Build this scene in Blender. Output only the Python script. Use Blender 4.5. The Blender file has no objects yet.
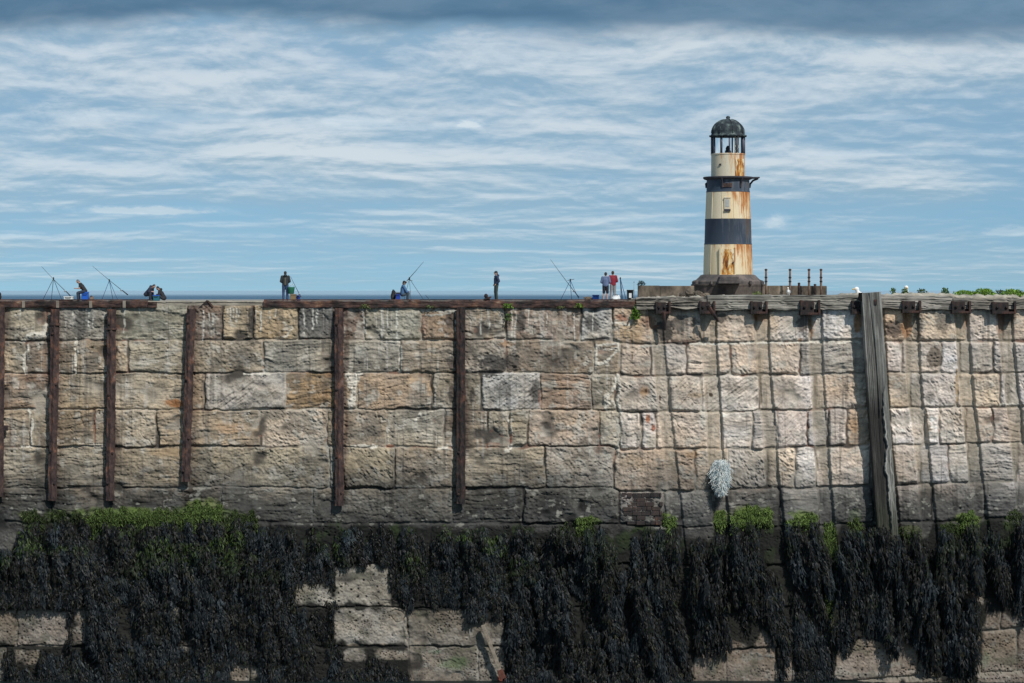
import bpy, bmesh, math, random
import numpy as np
from mathutils import Vector, Matrix

random.seed(7)
RNG = np.random.default_rng(11)
C = bpy.context.scene
COL = C.collection
R = math.radians

# ---------------------------------------------------------------- survey frame
# wall face is the plane y = 0; wall positions were surveyed on a 1/60 m grid (u to the right, v down)
F, DW, EZ, HV = 2400.0, 40.0, 6.5, 290.5
def P(u, v, y=0.0):
    d = y + DW
    return Vector(((u - 512.0) / F * d, y, EZ - (v - HV) / F * d))
def X0(u): return (u - 512.0) / 60.0
def Z0(v): return EZ - (v - HV) / 60.0

# ---------------------------------------------------------------- noise
def _hash(ix, iy, seed):
    h = (ix.astype(np.int64) * 374761393 + iy.astype(np.int64) * 668265263 + seed * 1442695041) & 0xFFFFFFFF
    h = ((h ^ (h >> 13)) * 1274126177) & 0xFFFFFFFF
    h = ((h ^ (h >> 16)) * 2246822519) & 0xFFFFFFFF
    return ((h ^ (h >> 15)) & 0xFFFFFF).astype(np.float32) / np.float32(0xFFFFFF)
def vnoise(x, y, seed=0):
    x0 = np.floor(x); y0 = np.floor(y)
    fx = (x - x0).astype(np.float32); fy = (y - y0).astype(np.float32)
    fx = fx * fx * (3 - 2 * fx); fy = fy * fy * (3 - 2 * fy)
    x0 = x0.astype(np.int64); y0 = y0.astype(np.int64)
    a = _hash(x0, y0, seed); b = _hash(x0 + 1, y0, seed)
    c = _hash(x0, y0 + 1, seed); d = _hash(x0 + 1, y0 + 1, seed)
    return (a + (b - a) * fx) * (1 - fy) + (c + (d - c) * fx) * fy
def fbm(x, y, seed=0, octs=4, gain=0.5):
    s = 0; amp = 1; tot = 0
    for o in range(octs):
        s = s + amp * vnoise(x * 2 ** o + 17.3 * o, y * 2 ** o - 9.1 * o, seed + o)
        tot += amp; amp *= gain
    return s / tot
def worley(x, y, seed=0):
    x0 = np.floor(x).astype(np.int64); y0 = np.floor(y).astype(np.int64)
    best = np.full(x.shape, 9.0, np.float32)
    for dx in (-1, 0, 1):
        for dy in (-1, 0, 1):
            cx = x0 + dx; cy = y0 + dy
            px = cx + _hash(cx, cy, seed); py = cy + _hash(cx, cy, seed + 5)
            best = np.minimum(best, ((x - px) ** 2 + (y - py) ** 2).astype(np.float32))
    return np.sqrt(best)
def sstep(a, b, x):
    t = np.clip((x - a) / (b - a), 0, 1)
    return t * t * (3 - 2 * t)

# ---------------------------------------------------------------- materials
def new_mat(name):
    m = bpy.data.materials.new(name); m.use_nodes = True
    nt = m.node_tree; nt.nodes.clear()
    out = nt.nodes.new('ShaderNodeOutputMaterial'); b = nt.nodes.new('ShaderNodeBsdfPrincipled')
    nt.links.new(b.outputs[0], out.inputs[0])
    return m, nt, b
def nd(nt, typ, **kw):
    n = nt.nodes.new(typ)
    for k, v in kw.items():
        if k in n.inputs: n.inputs[k].default_value = v
        else: setattr(n, k, v)
    return n
def ramp(nt, src, stops):
    r = nt.nodes.new('ShaderNodeValToRGB'); e = r.color_ramp.elements
    while len(e) < len(stops): e.new(0.5)
    for k, (p, c) in enumerate(stops):
        e[k].position = p; e[k].color = (c[0], c[1], c[2], 1)
    nt.links.new(src, r.inputs[0]); return r.outputs[0]
def noise(nt, scale, detail=5, rough=0.6, stretch=(1, 1, 1), coord='Object', dist=0.0):
    tc = nt.nodes.new('ShaderNodeTexCoord'); mp = nt.nodes.new('ShaderNodeMapping')
    mp.inputs['Scale'].default_value = stretch
    nt.links.new(tc.outputs[coord], mp.inputs[0])
    n = nt.nodes.new('ShaderNodeTexNoise')
    n.inputs['Scale'].default_value = scale; n.inputs['Detail'].default_value = detail
    n.inputs['Roughness'].default_value = rough; n.inputs['Distortion'].default_value = dist
    nt.links.new(mp.outputs[0], n.inputs['Vector']); return n.outputs['Fac']
def bump(nt, b, src, strength=0.4, dist=0.02):
    k = nd(nt, 'ShaderNodeBump'); k.inputs['Strength'].default_value = strength; k.inputs['Distance'].default_value = dist
    nt.links.new(src, k.inputs['Height']); nt.links.new(k.outputs[0], b.inputs['Normal'])
def mixc(nt, fac, a, b_, mode='MIX'):
    m = nt.nodes.new('ShaderNodeMix'); m.data_type = 'RGBA'; m.blend_type = mode
    for s, v in ((m.inputs[0], fac), (m.inputs[6], a), (m.inputs[7], b_)):
        if hasattr(v, 'is_linked'): nt.links.new(v, s)
        elif isinstance(v, (int, float)): s.default_value = v
        else: s.default_value = (v[0], v[1], v[2], 1)
    return m.outputs[2]
def simple(name, c, rough=0.8, var=0.25, scale=6.0, bmp=0.15, metal=0.0, spec=0.5):
    m, nt, b = new_mat(name)
    n = noise(nt, scale, 5, 0.6)
    lo = [x * (1 - var) for x in c]; hi = [min(1, x * (1 + var)) for x in c]
    nt.links.new(ramp(nt, n, [(0.3, lo), (0.7, hi)]), b.inputs['Base Color'])
    b.inputs['Roughness'].default_value = rough; b.inputs['Metallic'].default_value = metal
    b.inputs['Specular IOR Level'].default_value = spec
    if bmp: bump(nt, b, noise(nt, scale * 4, 4), bmp, 0.01)
    return m
def attr_mat(name, rough=0.9, spec=0.3, grain=0.18, gscale=60, bmp=0.3, bdist=0.006):
    m, nt, b = new_mat(name)
    a = nd(nt, 'ShaderNodeAttribute', attribute_name='Col')
    n = noise(nt, gscale, 4, 0.7)
    g = ramp(nt, n, [(0.3, (1 - grain,) * 3), (0.7, (1 + grain,) * 3)])
    nt.links.new(mixc(nt, 1.0, a.outputs['Color'], g, 'MULTIPLY'), b.inputs['Base Color'])
    b.inputs['Roughness'].default_value = rough; b.inputs['Specular IOR Level'].default_value = spec
    if bmp: bump(nt, b, noise(nt, gscale * 1.3, 5, 0.7), bmp, bdist)
    return m
def rust_mat(name, stops, scale=5, stretch=(1, 1, 0.35), rough=0.85):
    m, nt, b = new_mat(name)
    n = noise(nt, scale, 8, 0.68, stretch)
    nt.links.new(ramp(nt, n, stops), b.inputs['Base Color'])
    b.inputs['Roughness'].default_value = rough
    bump(nt, b, noise(nt, 26, 6, 0.7), 0.6, 0.012)
    return m

M = {}
M['stone'] = attr_mat('weathered_sandstone')
M['timber'] = attr_mat('weathered_timber', rough=0.9, grain=0.12, gscale=40)
M['weed'] = attr_mat('wet_wrack', rough=0.56, spec=0.26, grain=0.2, gscale=50, bmp=0.0)
M['algae'] = attr_mat('green_algae', rough=0.75, spec=0.3, grain=0.2, gscale=50, bmp=0.0)
M['rust'] = rust_mat('rail_rust', [(0.36, (0.016, 0.011, 0.012)), (0.46, (0.045, 0.026, 0.024)), (0.54, (0.066, 0.040, 0.033)), (0.60, (0.15, 0.064, 0.038)), (0.66, (0.12, 0.085, 0.075)), (0.72, (0.30, 0.24, 0.19))], scale=7, stretch=(1, 1, 0.6))
M['rust_dark'] = rust_mat('dark_rust', [(0.38, (0.008, 0.007, 0.008)), (0.50, (0.026, 0.017, 0.016)), (0.60, (0.065, 0.030, 0.022)), (0.70, (0.15, 0.07, 0.04))], scale=7, stretch=(1, 1, 0.7))
M['rust_edge'] = rust_mat('edge_rust', [(0.38, (0.012, 0.009, 0.009)), (0.48, (0.042, 0.023, 0.019)), (0.57, (0.09, 0.045, 0.032)), (0.64, (0.15, 0.07, 0.04)), (0.70, (0.28, 0.21, 0.16))], scale=6, stretch=(0.7, 1, 1))
M['concrete'] = simple('weathered_concrete', (0.24, 0.21, 0.17), 0.95, 0.4, 5, 0.5)
M['deck'] = simple('deck_concrete', (0.27, 0.25, 0.22), 0.95, 0.25, 1.5, 0.3)
M['brick'] = None
m, nt, b = new_mat('dark_old_brick')
nt.links.new(ramp(nt, noise(nt, 7, 4, 0.6), [(0.36, (0.016, 0.014, 0.014)), (0.5, (0.034, 0.026, 0.024)), (0.62, (0.05, 0.035, 0.03)), (0.74, (0.16, 0.065, 0.04))]), b.inputs['Base Color'])
b.inputs['Roughness'].default_value = 0.9; bump(nt, b, noise(nt, 60, 5), 0.5, 0.006); M['brick'] = m
M['far_stone'] = rust_mat('parapet_stone', [(0.36, (0.045, 0.038, 0.03)), (0.47, (0.10, 0.082, 0.062)), (0.56, (0.17, 0.135, 0.10)), (0.66, (0.27, 0.22, 0.165))], scale=1.1, stretch=(1, 1, 0.7), rough=0.95)
M['platform'] = rust_mat('platform_stone', [(0.36, (0.028, 0.024, 0.023)), (0.5, (0.065, 0.052, 0.045)), (0.64, (0.13, 0.105, 0.085))], scale=1.1, stretch=(1, 1, 0.6), rough=0.95)
M['plinth'] = rust_mat('plinth_iron', [(0.36, (0.04, 0.037, 0.038)), (0.5, (0.085, 0.074, 0.07)), (0.64, (0.16, 0.13, 0.115))], scale=1.6, stretch=(1, 1, 0.4))
M['skin'] = simple('skin', (0.50, 0.30, 0.22), 0.55, 0.08, 8, 0)

# ---------------------------------------------------------------- mesh helpers
def link(o): COL.objects.link(o); return o
def tag(o, label=None, cat=None, group=None, kind=None):
    if label: o['label'] = label
    if cat: o['category'] = cat
    if group: o['group'] = group
    if kind: o['kind'] = kind
    return o
def empty(name, loc, label=None, cat=None, group=None, kind=None):
    o = link(bpy.data.objects.new(name, None)); o.location = loc; o.empty_display_size = 0.2
    return tag(o, label, cat, group, kind)
def np_obj(name, V, Q, mat, cols=None, parent=None, smooth=True, origin=(0, 0, 0)):
    V = np.asarray(V, np.float32) - np.asarray(origin, np.float32); Q = np.asarray(Q, np.int32)
    me = bpy.data.meshes.new(name)
    me.vertices.add(len(V)); me.vertices.foreach_set('co', V.ravel())
    k = Q.shape[1]
    me.loops.add(Q.size); me.loops.foreach_set('vertex_index', Q.ravel())
    me.polygons.add(len(Q)); me.polygons.foreach_set('loop_start', np.arange(0, Q.size, k, dtype=np.int32))
    me.polygons.foreach_set('loop_total', np.full(len(Q), k, np.int32))
    me.polygons.foreach_set('use_smooth', np.full(len(Q), smooth, bool))
    if cols is not None:
        a = me.attributes.new('Col', 'FLOAT_COLOR', 'POINT')
        cc = np.ones((len(V), 4), np.float32); cc[:, :3] = cols
        a.data.foreach_set('color', cc.ravel())
    me.update(calc_edges=True); me.validate()
    me.materials.append(mat)
    o = link(bpy.data.objects.new(name, me))
    if parent is not None: o.parent = parent
    else: o.location = origin
    return o

class MB:
    def __init__(s): s.bm = bmesh.new()
    def box(s, c, size, rot=None, bevel=0.0):
        r = bmesh.ops.create_cube(s.bm, size=1.0)['verts']
        mt = Matrix.Translation(Vector(c)) @ (rot.to_4x4() if rot else Matrix.Identity(4)) @ Matrix.Diagonal((*size, 1))
        bmesh.ops.transform(s.bm, matrix=mt, verts=r)
        if bevel:
            es = list({e for v in r for e in v.link_edges})
            bmesh.ops.bevel(s.bm, geom=es, offset=bevel, segments=2, affect='EDGES', profile=0.6)
        return s
    def ball(s, c, rad, seg=12, rot=None):
        if not hasattr(rad, '__len__'): rad = (rad,) * 3
        r = bmesh.ops.create_uvsphere(s.bm, u_segments=seg, v_segments=max(6, seg * 2 // 3), radius=1.0)['verts']
        mt = Matrix.Translation(Vector(c)) @ (rot.to_4x4() if rot else Matrix.Identity(4)) @ Matrix.Diagonal((*rad, 1))
        bmesh.ops.transform(s.bm, matrix=mt, verts=r); return s
    def tube(s, pts, rad, n=8, cap=True):
        pts = [Vector(p) for p in pts]
        if not hasattr(rad, '__len__'): rad = [rad] * len(pts)
        rings = []
        up = None
        for i, p in enumerate(pts):
            t = (pts[min(i + 1, len(pts) - 1)] - pts[max(i - 1, 0)]).normalized()
            if up is None: up = Vector((0, 0, 1)) if abs(t.z) < 0.9 else Vector((1, 0, 0))
            a = t.cross(up).normalized(); bb = a.cross(t).normalized(); up = bb
            rings.append([s.bm.verts.new(p + (a * math.cos(2 * math.pi * k / n) + bb * math.sin(2 * math.pi * k / n)) * rad[i]) for k in range(n)])
        for i in range(len(rings) - 1):
            for k in range(n):
                s.bm.faces.new((rings[i][k], rings[i][(k + 1) % n], rings[i + 1][(k + 1) % n], rings[i + 1][k]))
        if cap:
            s.bm.faces.new(rings[0][::-1]); s.bm.faces.new(rings[-1])
        return s
    def lathe(s, prof, c=(0, 0, 0), n=48, cap=True):
        c = Vector(c); rings = []
        for r, z in prof:
            rings.append([s.bm.verts.new(c + Vector((r * math.cos(2 * math.pi * k / n), r * math.sin(2 * math.pi * k / n), z))) for k in range(n)])
        for i in range(len(rings) - 1):
            for k in range(n):
                s.bm.faces.new((rings[i][k], rings[i][(k + 1) % n], rings[i + 1][(k + 1) % n], rings[i + 1][k]))
        if cap:
            s.bm.faces.new(rings[0][::-1]); s.bm.faces.new(rings[-1])
        return s
    def prism(s, poly, y0, y1):           # polygon in x,z pushed from y0 to y1
        a = [s.bm.verts.new((x, y0, z)) for x, z in poly]; b = [s.bm.verts.new((x, y1, z)) for x, z in poly]
        n = len(poly)
        s.bm.faces.new(a); s.bm.faces.new(b[::-1])
        for k in range(n): s.bm.faces.new((a[k], b[k], b[(k + 1) % n], a[(k + 1) % n]))
        return s
    def build(s, name, mat, parent=None, smooth=False, origin=None, angle=None, keep=True):
        bmesh.ops.recalc_face_normals(s.bm, faces=s.bm.faces[:])
        off = Vector(parent.matrix_basis.translation) if (parent is not None and origin == 'world') else None
        if off is not None and parent.parent is not None: off = off + Vector(parent.parent.matrix_basis.translation)
        if origin is not None and origin != 'world': off = Vector(origin)
        if off is not None: bmesh.ops.translate(s.bm, vec=-off, verts=s.bm.verts[:])
        me = bpy.data.meshes.new(name); s.bm.to_mesh(me); s.bm.free()
        if smooth:
            for p in me.polygons: p.use_smooth = True
        me.materials.append(mat)
        o = link(bpy.data.objects.new(name, me))
        if parent is not None: o.parent = parent
        elif origin is not None: o.location = origin
        return o

def voxel(o, size, smooth_it=2):
    md = o.modifiers.new('r', 'REMESH'); md.mode = 'VOXEL'; md.voxel_size = size
    if smooth_it:
        sm = o.modifiers.new('s', 'SMOOTH'); sm.iterations = smooth_it; sm.factor = 0.5
    dg = bpy.context.evaluated_depsgraph_get(); dg.update()
    me = bpy.data.meshes.new_from_object(o.evaluated_get(dg))
    old = o.data; o.modifiers.clear(); o.data = me; bpy.data.meshes.remove(old)
    for p in me.polygons: p.use_smooth = True
    return o

# ================================================================ HARBOUR WALL
wall = empty('harbour_wall', (0, 0, 0), 'long weathered sandstone harbour wall of coursed blocks, seaweed on its foot', 'harbour wall', None, 'thing')

core = np.arange(-130, 1154, 0.62)
us = np.concatenate([np.arange(-900, -130, 5.0), core, np.arange(1154, 1924, 5.0)]).astype(np.float32)
vs = np.arange(305.5, 722, 0.62).astype(np.float32)
U, V = np.meshgrid(us, vs)
nv, nu = U.shape

def knots(pts): 
    xs = [p[0] for p in pts]; ys = [p[1] for p in pts]
    return lambda u: np.interp(u, xs, ys)
BND = [knots(k) for k in (
    [(0, 304), (640, 304), (652, 310), (1024, 308)],
    [(0, 340), (610, 340), (622, 343), (690, 344), (860, 341), (1024, 340)],
    [(0, 373), (610, 373), (622, 375), (700, 376), (860, 373.5), (1024, 372)],
    [(0, 409.5), (610, 409.5), (622, 411.5), (700, 412), (860, 409), (1024, 406.5)],
    [(0, 446.5), (610, 446.5), (622, 449), (700, 450), (860, 446), (1024, 442)],
    [(0, 487.5), (610, 488), (622, 492), (700, 491), (860, 486), (1024, 481)],
    [(0, 522), (610, 523), (700, 528), (860, 524), (1024, 518)],
    [(0, 564), (610, 564), (700, 567), (1024, 560)],
    [(0, 607), (610, 607), (700, 611), (900, 602), (1024, 595)],
    [(0, 646), (610, 646), (700, 653), (900, 636), (1024, 628)],
    [(0, 686), (610, 686), (700, 690), (900, 677), (1024, 671)],
    [(0, 735), (1024, 735)])]
JOINTS = [
    [47, 112, 188, 223.6, 254, 299, 337, 364.6, 421, 461, 506, 558, 581, 612, 703, 755, 811, 866, 906, 966, 1003],
    [26, 55, 76.5, 112, 128, 190, 264, 338, 400, 461, 506, 594.5, 620, 651, 687, 731, 800, 866, 901, 940, 959, 991.6],
    [54, 112, 187, 205, 287, 340, 356, 432, 461, 481, 540, 592, 617, 669, 702, 759, 815, 868, 911, 957, 1000],
    [31, 54, 95, 112, 157.5, 188, 261, 327, 340, 387, 444.6, 487.6, 510, 528, 598.5, 619, 641, 656, 721, 751.5, 777, 807.5, 828, 847, 870, 925, 939, 966, 991.6, 1021],
    [51, 112, 190, 329, 342, 395.5, 461, 545, 614.5, 694.5, 727, 766, 795, 816, 872, 920, 948, 968, 1017],
    [52, 222.5, 313, 452, 524, 620, 664, 713.5, 780, 819, 874, 932, 985, 1018],
    [40, 120, 190, 268, 350, 430, 520, 600, 680, 735, 800, 850, 910, 960, 1010],
    [60, 150, 210, 292.5, 391, 470, 560, 640, 700, 760, 820, 900, 947, 985],
    [70, 150, 240, 332, 407.5, 506, 580, 650, 720, 776, 835, 880, 940, 1000],
    [7, 90, 170, 250, 340, 408, 478, 560, 615, 692, 725, 776, 830, 919, 980, 1016],
    [100, 300, 500, 700, 900]]
def block_defaults(ci, uc, rnd):
    if uc < 616:
        base = np.array(random.Random(rnd).choice([(0.30, 0.245, 0.175), (0.285, 0.25, 0.19), (0.32, 0.265, 0.19), (0.27, 0.215, 0.155), (0.33, 0.29, 0.225), (0.29, 0.23, 0.16)]))
        typ = random.Random(rnd + 3).choice(['lam', 'lam', 'lam', 'rough', 'rough'])
    else:
        base = np.array(random.Random(rnd).choice([(0.44, 0.37, 0.29), (0.47, 0.42, 0.35), (0.42, 0.35, 0.26), (0.40, 0.36, 0.30), (0.45, 0.38, 0.31), (0.48, 0.44, 0.39)]))
        typ = random.Random(rnd + 3).choice(['tool', 'rough', 'rough', 'rough', 'lam'])
    if ci >= 6:
        base = np.array((0.30, 0.25, 0.195)) * random.Random(rnd + 1).uniform(0.8, 1.1); typ = 'pit'
    return base, typ
OVER = [(0, 85, (0.25, 0.23, 0.19), 'rough'), (0, 20, (0.31, 0.27, 0.2), 'lam'), (0, 150, (0.26, 0.24, 0.18), 'lam'), (0, 205, (0.19, 0.145, 0.115), 'rough'),
    (0, 240, (0.34, 0.27, 0.18), 'lam'), (0, 276, (0.36, 0.28, 0.18), 'rough'), (0, 317, (0.17, 0.16, 0.14), 'rough'), (0, 352, (0.22, 0.165, 0.13), 'rough'),
    (0, 392, (0.27, 0.25, 0.195), 'rough'), (0, 440, (0.25, 0.185, 0.13), 'rough'), (0, 484, (0.29, 0.24, 0.18), 'lam'), (0, 530, (0.26, 0.2, 0.155), 'rough'),
    (0, 570, (0.23, 0.17, 0.125), 'rough'), (0, 597, (0.37, 0.345, 0.305), 'rough'), (0, 650, (0.36, 0.28, 0.2), 'rough'), (0, 725, (0.42, 0.35, 0.27), 'rough'),
    (0, 780, (0.45, 0.4, 0.33), 'tool'), (0, 840, (0.5, 0.47, 0.42), 'rough'), (0, 890, (0.42, 0.32, 0.22), 'rough'), (0, 940, (0.43, 0.36, 0.27), 'tool'), (0, 985, (0.45, 0.4, 0.34), 'rough'),
    (1, 40, (0.28, 0.2, 0.14), 'lam'), (1, 95, (0.28, 0.225, 0.16), 'lam'), (1, 150, (0.3, 0.265, 0.2), 'lam'), (1, 230, (0.28, 0.235, 0.175), 'rough'),
    (1, 300, (0.30, 0.275, 0.225), 'lam'), (1, 370, (0.31, 0.285, 0.235), 'lam'), (1, 430, (0.28, 0.23, 0.17), 'lam'), (1, 550, (0.25, 0.2, 0.15), 'rough'), (1, 480, (0.29, 0.25, 0.2), 'rough'),
    (2, 25, (0.29, 0.21, 0.145), 'lam'), (2, 85, (0.30, 0.24, 0.165), 'lam'), (2, 150, (0.34, 0.285, 0.21), 'lam'), (2, 245, (0.345, 0.315, 0.275), 'tool'),
    (2, 310, (0.27, 0.185, 0.105), 'lam'), (2, 395, (0.31, 0.235, 0.165), 'lam'), (2, 511, (0.37, 0.355, 0.33), 'tool'), (2, 567, (0.29, 0.215, 0.16), 'ridge'), (2, 735, (0.48, 0.43, 0.36), 'tool'), (2, 787, (0.49, 0.43, 0.36), 'tool'), (2, 840, (0.41, 0.33, 0.245), 'rough'),
    (3, 20, (0.31, 0.25, 0.18), 'lam'), (3, 135, (0.34, 0.29, 0.22), 'rough'), (3, 228, (0.34, 0.27, 0.19), 'lam'), (3, 295, (0.405, 0.34, 0.265), 'tool'), (3, 563, (0.36, 0.29, 0.225), 'rough'), (3, 690, (0.48, 0.4, 0.31), 'rough'), (3, 855, (0.45, 0.33, 0.22), 'rough'), (3, 790, (0.46, 0.4, 0.34), 'tool'),
    (4, 25, (0.31, 0.26, 0.19), 'ridge'), (4, 85, (0.3, 0.25, 0.18), 'ridge'), (4, 150, (0.32, 0.26, 0.18), 'lam'), (4, 260, (0.33, 0.28, 0.2), 'rough'), (4, 370, (0.33, 0.275, 0.19), 'tool'), (4, 425, (0.29, 0.24, 0.18), 'rough'), (4, 580, (0.34, 0.29, 0.23), 'rough'), (4, 655, (0.36, 0.28, 0.2), 'rough'),
    (5, 480, (0.27, 0.23, 0.17), 'ridge'), (5, 570, (0.26, 0.23, 0.18), 'rough'), (5, 690, (0.33, 0.3, 0.25), 'rough'),
    (7, 340, (0.43, 0.385, 0.31), 'pit'), (8, 370, (0.41, 0.365, 0.3), 'pit'), (8, 30, (0.34, 0.29, 0.24), 'pit'), (8, 80, (0.3, 0.25, 0.2), 'pit'), (8, 450, (0.29, 0.25, 0.2), 'pit'), (9, 870, (0.3, 0.25, 0.195), 'pit'), (9, 995, (0.3, 0.255, 0.195), 'pit')]

wob = lambda s, k, a: (fbm(U / k, V / k, s, 3) - 0.5) * a
Uw = U + wob(1, 7, 3.0) + wob(4, 40, 4.0)
Vw = V + wob(2, 8, 2.6) + wob(5, 45, 3.5)
course = np.zeros(U.shape, np.int32)
bnds = [b(us)[None, :] for b in BND]
for k in range(1, 11): course += (Vw >= bnds[k]).astype(np.int32)
vt = np.zeros_like(U); vb = np.zeros_like(U); jl = np.zeros_like(U); jr = np.zeros_like(U)
colr = np.zeros(U.shape + (3,), np.float32)
TY = {'lam': 0, 'rough': 1, 'tool': 2, 'pit': 3, 'ridge': 4}
typ = np.zeros(U.shape, np.int8); boff = np.zeros_like(U); btx = np.zeros_like(U); btz = np.zeros_like(U); bseed = np.zeros_like(U)
for ci in range(11):
    js = list(JOINTS[ci]); r = random.Random(ci * 7 + 1)
    while js[0] > -960: js.insert(0, js[0] - r.uniform(50, 125))
    while js[-1] < 1990: js.append(js[-1] + r.uniform(40, 80))
    js = np.array(js); m = course == ci
    idx = np.clip(np.searchsorted(js, Uw[m]) - 1, 0, len(js) - 2)
    vt[m] = np.broadcast_to(bnds[ci], U.shape)[m]; vb[m] = np.broadcast_to(bnds[ci + 1], U.shape)[m]
    jl[m] = js[idx]; jr[m] = js[idx + 1]
    nb = len(js) - 1
    bc = np.zeros((nb, 3), np.float32); bt = np.zeros(nb, np.int8)
    for k in range(nb):
        c_, t_ = block_defaults(ci, (js[k] + js[k + 1]) / 2, ci * 1000 + k)
        bc[k] = c_ * r.uniform(0.76, 1.22); bt[k] = TY[t_]
    for (cc, uu, c_, t_) in OVER:
        if cc == ci:
            k = int(np.clip(np.searchsorted(js, uu) - 1, 0, nb - 1)); bc[k] = c_; bt[k] = TY[t_]
    colr[m] = bc[idx]; typ[m] = bt[idx]
    rr = np.random.default_rng(ci + 50)
    boff[m] = rr.uniform(-0.022, 0.022, nb)[idx]; btx[m] = rr.uniform(-1, 1, nb)[idx]; btz[m] = rr.uniform(-1, 1, nb)[idx]; bseed[m] = rr.uniform(0, 900, nb)[idx]

right = sstep(600, 635, U)
du = np.minimum(Uw - jl, jr - Uw); dv = np.minimum(Vw - vt, vb - Vw)
rad = 1.0 + 7.0 * np.clip(fbm(U / 22, V / 22, 33, 2) - 0.3, 0, 1) + 0.6 * right
gap = 0.22 + 0.12 * right + 4.0 * np.clip(fbm(U / 20, V / 14, 21, 3) - 0.52, 0, 1)
d = np.minimum(np.minimum(du, dv), rad - np.hypot(np.clip(rad - du, 0, None), np.clip(rad - dv, 0, None))) - gap
edge = 1.5 + 0.9 * right + 5 * np.clip(fbm(U / 30, V / 16, 8, 2) - 0.45, 0, 1)
prof = 1 - np.clip(1 - d / edge, 0, 1) ** 2
prof = np.where(d < 0, 0, prof)
bigA = fbm(U / 28 + bseed, V / 22, 60, 3) - 0.5
midA = fbm(U / 7 + bseed, V / 6, 61, 4, 0.6) - 0.5
finA = fbm(U / 2.2, V / 2.0, 62, 2, 0.6) - 0.5
lamv = V + btx * 0.10 * (U - jl) + (fbm(U / 30 + bseed, V / 14, 63, 3) - 0.5) * 12
lam = 0.6 * fbm(U / 16 + bseed, lamv / 1.7, 64, 2, 0.6) + 0.4 * fbm(U / 34 + bseed, lamv / 4.2, 67, 2, 0.5) - 0.5
lamb = fbm(U / 34 + bseed, lamv / 6.5, 66, 2, 0.5)
ridg = np.abs(lamb - 0.5) * 2
th = np.where(btz > 0, 0.9, 0.62)
sdir = (U * np.sin(th) - V * np.cos(th) * np.where(bseed > 450, 1, -1))
tdir = (U * np.cos(th) + V * np.sin(th))
tool = (fbm(sdir / 1.7 + bseed, tdir / 3.6, 65, 2, 0.55) - 0.5) * (0.35 + 1.3 * sstep(0.36, 0.62, fbm(U / 13 + bseed, V / 11, 69, 3)))
dint = worley(U / 4.2 + bseed, V / 3.4, 81); dint = np.clip(0.5 - dint, 0, 1) * (0.25 + 1.1 * sstep(0.38, 0.62, fbm(U / 16 + bseed, V / 13, 82, 3)))
pitd = worley(U / 3.4, V / 3.4, 70); pitm = (_hash(np.floor(U / 3.4), np.floor(V / 3.4), 4) > 0)
pits = np.clip(0.36 - pitd - 0.22 * fbm(U / 30, V / 30, 71, 2), 0, 1) * (0.3 + 1.2 * sstep(0.40, 0.62, fbm(U / 20, V / 16, 72, 3)))
pitd2 = worley(U / 9.5 + 3, V / 9.5, 75); pits2 = np.clip(0.19 - pitd2 - 0.10 * fbm(U / 5, V / 5, 76, 2), 0, 1) * sstep(0.42, 0.58, fbm(U / 40, V / 34, 77, 3)) * 1.6
h = (0.040 + 0.004 * right) * prof + boff * 0.7 * prof + 0.0006 * (btx * (Uw - (jl + jr) / 2) * 0.4 + btz * (Vw - (vt + vb) / 2)) * prof
h = h + bigA * 0.034 * prof
tex = np.zeros_like(U)
tex = np.where(typ == 0, lam * 0.050 + midA * 0.028 - 0.05 * np.clip(0.16 - ridg, 0, 1) * (fbm(U / 40, V / 12, 68, 2) > 0.48), tex)
tex = np.where(typ == 1, midA * 0.055 + lam * 0.022 - dint * 0.022, tex)
tex = np.where(typ == 2, tool * 0.034 + midA * 0.036 - dint * 0.012, tex)
tex = np.where(typ == 3, midA * 0.022 - pits * 0.075 - pits2 * 0.16, tex)
tex = np.where(typ == 4, lam * 0.05 - 0.075 * np.clip(0.26 - ridg, 0, 1) + midA * 0.03, tex)
# scattered erosion holes
hol = worley(U / 24 + 7, V / 20, 78); holes = np.clip(0.07 - hol - 0.05 * fbm(U / 3, V / 3, 79, 2), 0, 1) * (fbm(U / 120, V / 120, 80, 2) > 0.5)
tex = tex - holes * 0.9
# cracks: narrow valleys of a warped noise
cr = np.abs(fbm(U / 46 + 4 * wob(90, 20, 0.25), V / 30, 91, 3) - 0.5)
crk = np.clip(0.008 - cr, 0, 1) / 0.008 * (fbm(U / 70, V / 50, 92, 2) > 0.55)
tex = tex - crk * 0.02
h = h + (tex + finA * 0.024) * np.clip(prof, 0.25, 1) * 0.9
# blocks at foot: bulky footing
foot = (course >= 10) & (U > 640)
h = h + np.where(foot, 0.12 * prof + 0.05, 0)

# vertical chases where timber piles once stood (right half)
CH = [([(300, 660), (350, 665), (410, 671), (500, 681), (720, 702)], 12, 0.05), ([(300, 716), (340, 716.5), (375, 719), (430, 722), (480, 725), (510, 728), (720, 748)], 15, 0.075),
      ([(300, 768), (345, 769), (390, 772), (430, 776), (470, 778), (510, 783), (720, 803)], 13, 0.075), ([(300, 821), (360, 823), (430, 827), (470, 830), (520, 834), (720, 853)], 13, 0.07),
      ([(300, 883), (420, 890), (720, 918)], 16, 0.06),
      ([(300, 917), (360, 920), (400, 922.5), (430, 927), (470, 931), (520, 936), (720, 955)], 14, 0.07), ([(300, 967), (345, 970), (400, 974), (430, 978), (470, 982), (510, 987), (720, 1008)], 13, 0.075),
      ([(300, 1011), (345, 1014), (400, 1020), (470, 1028), (720, 1052)], 14, 0.075), ([(300, 1062), (720, 1102)], 14, 0.07), ([(300, 1112), (720, 1152)], 14, 0.07)]
chm = np.zeros_like(U); hch = np.zeros_like(U)
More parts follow.
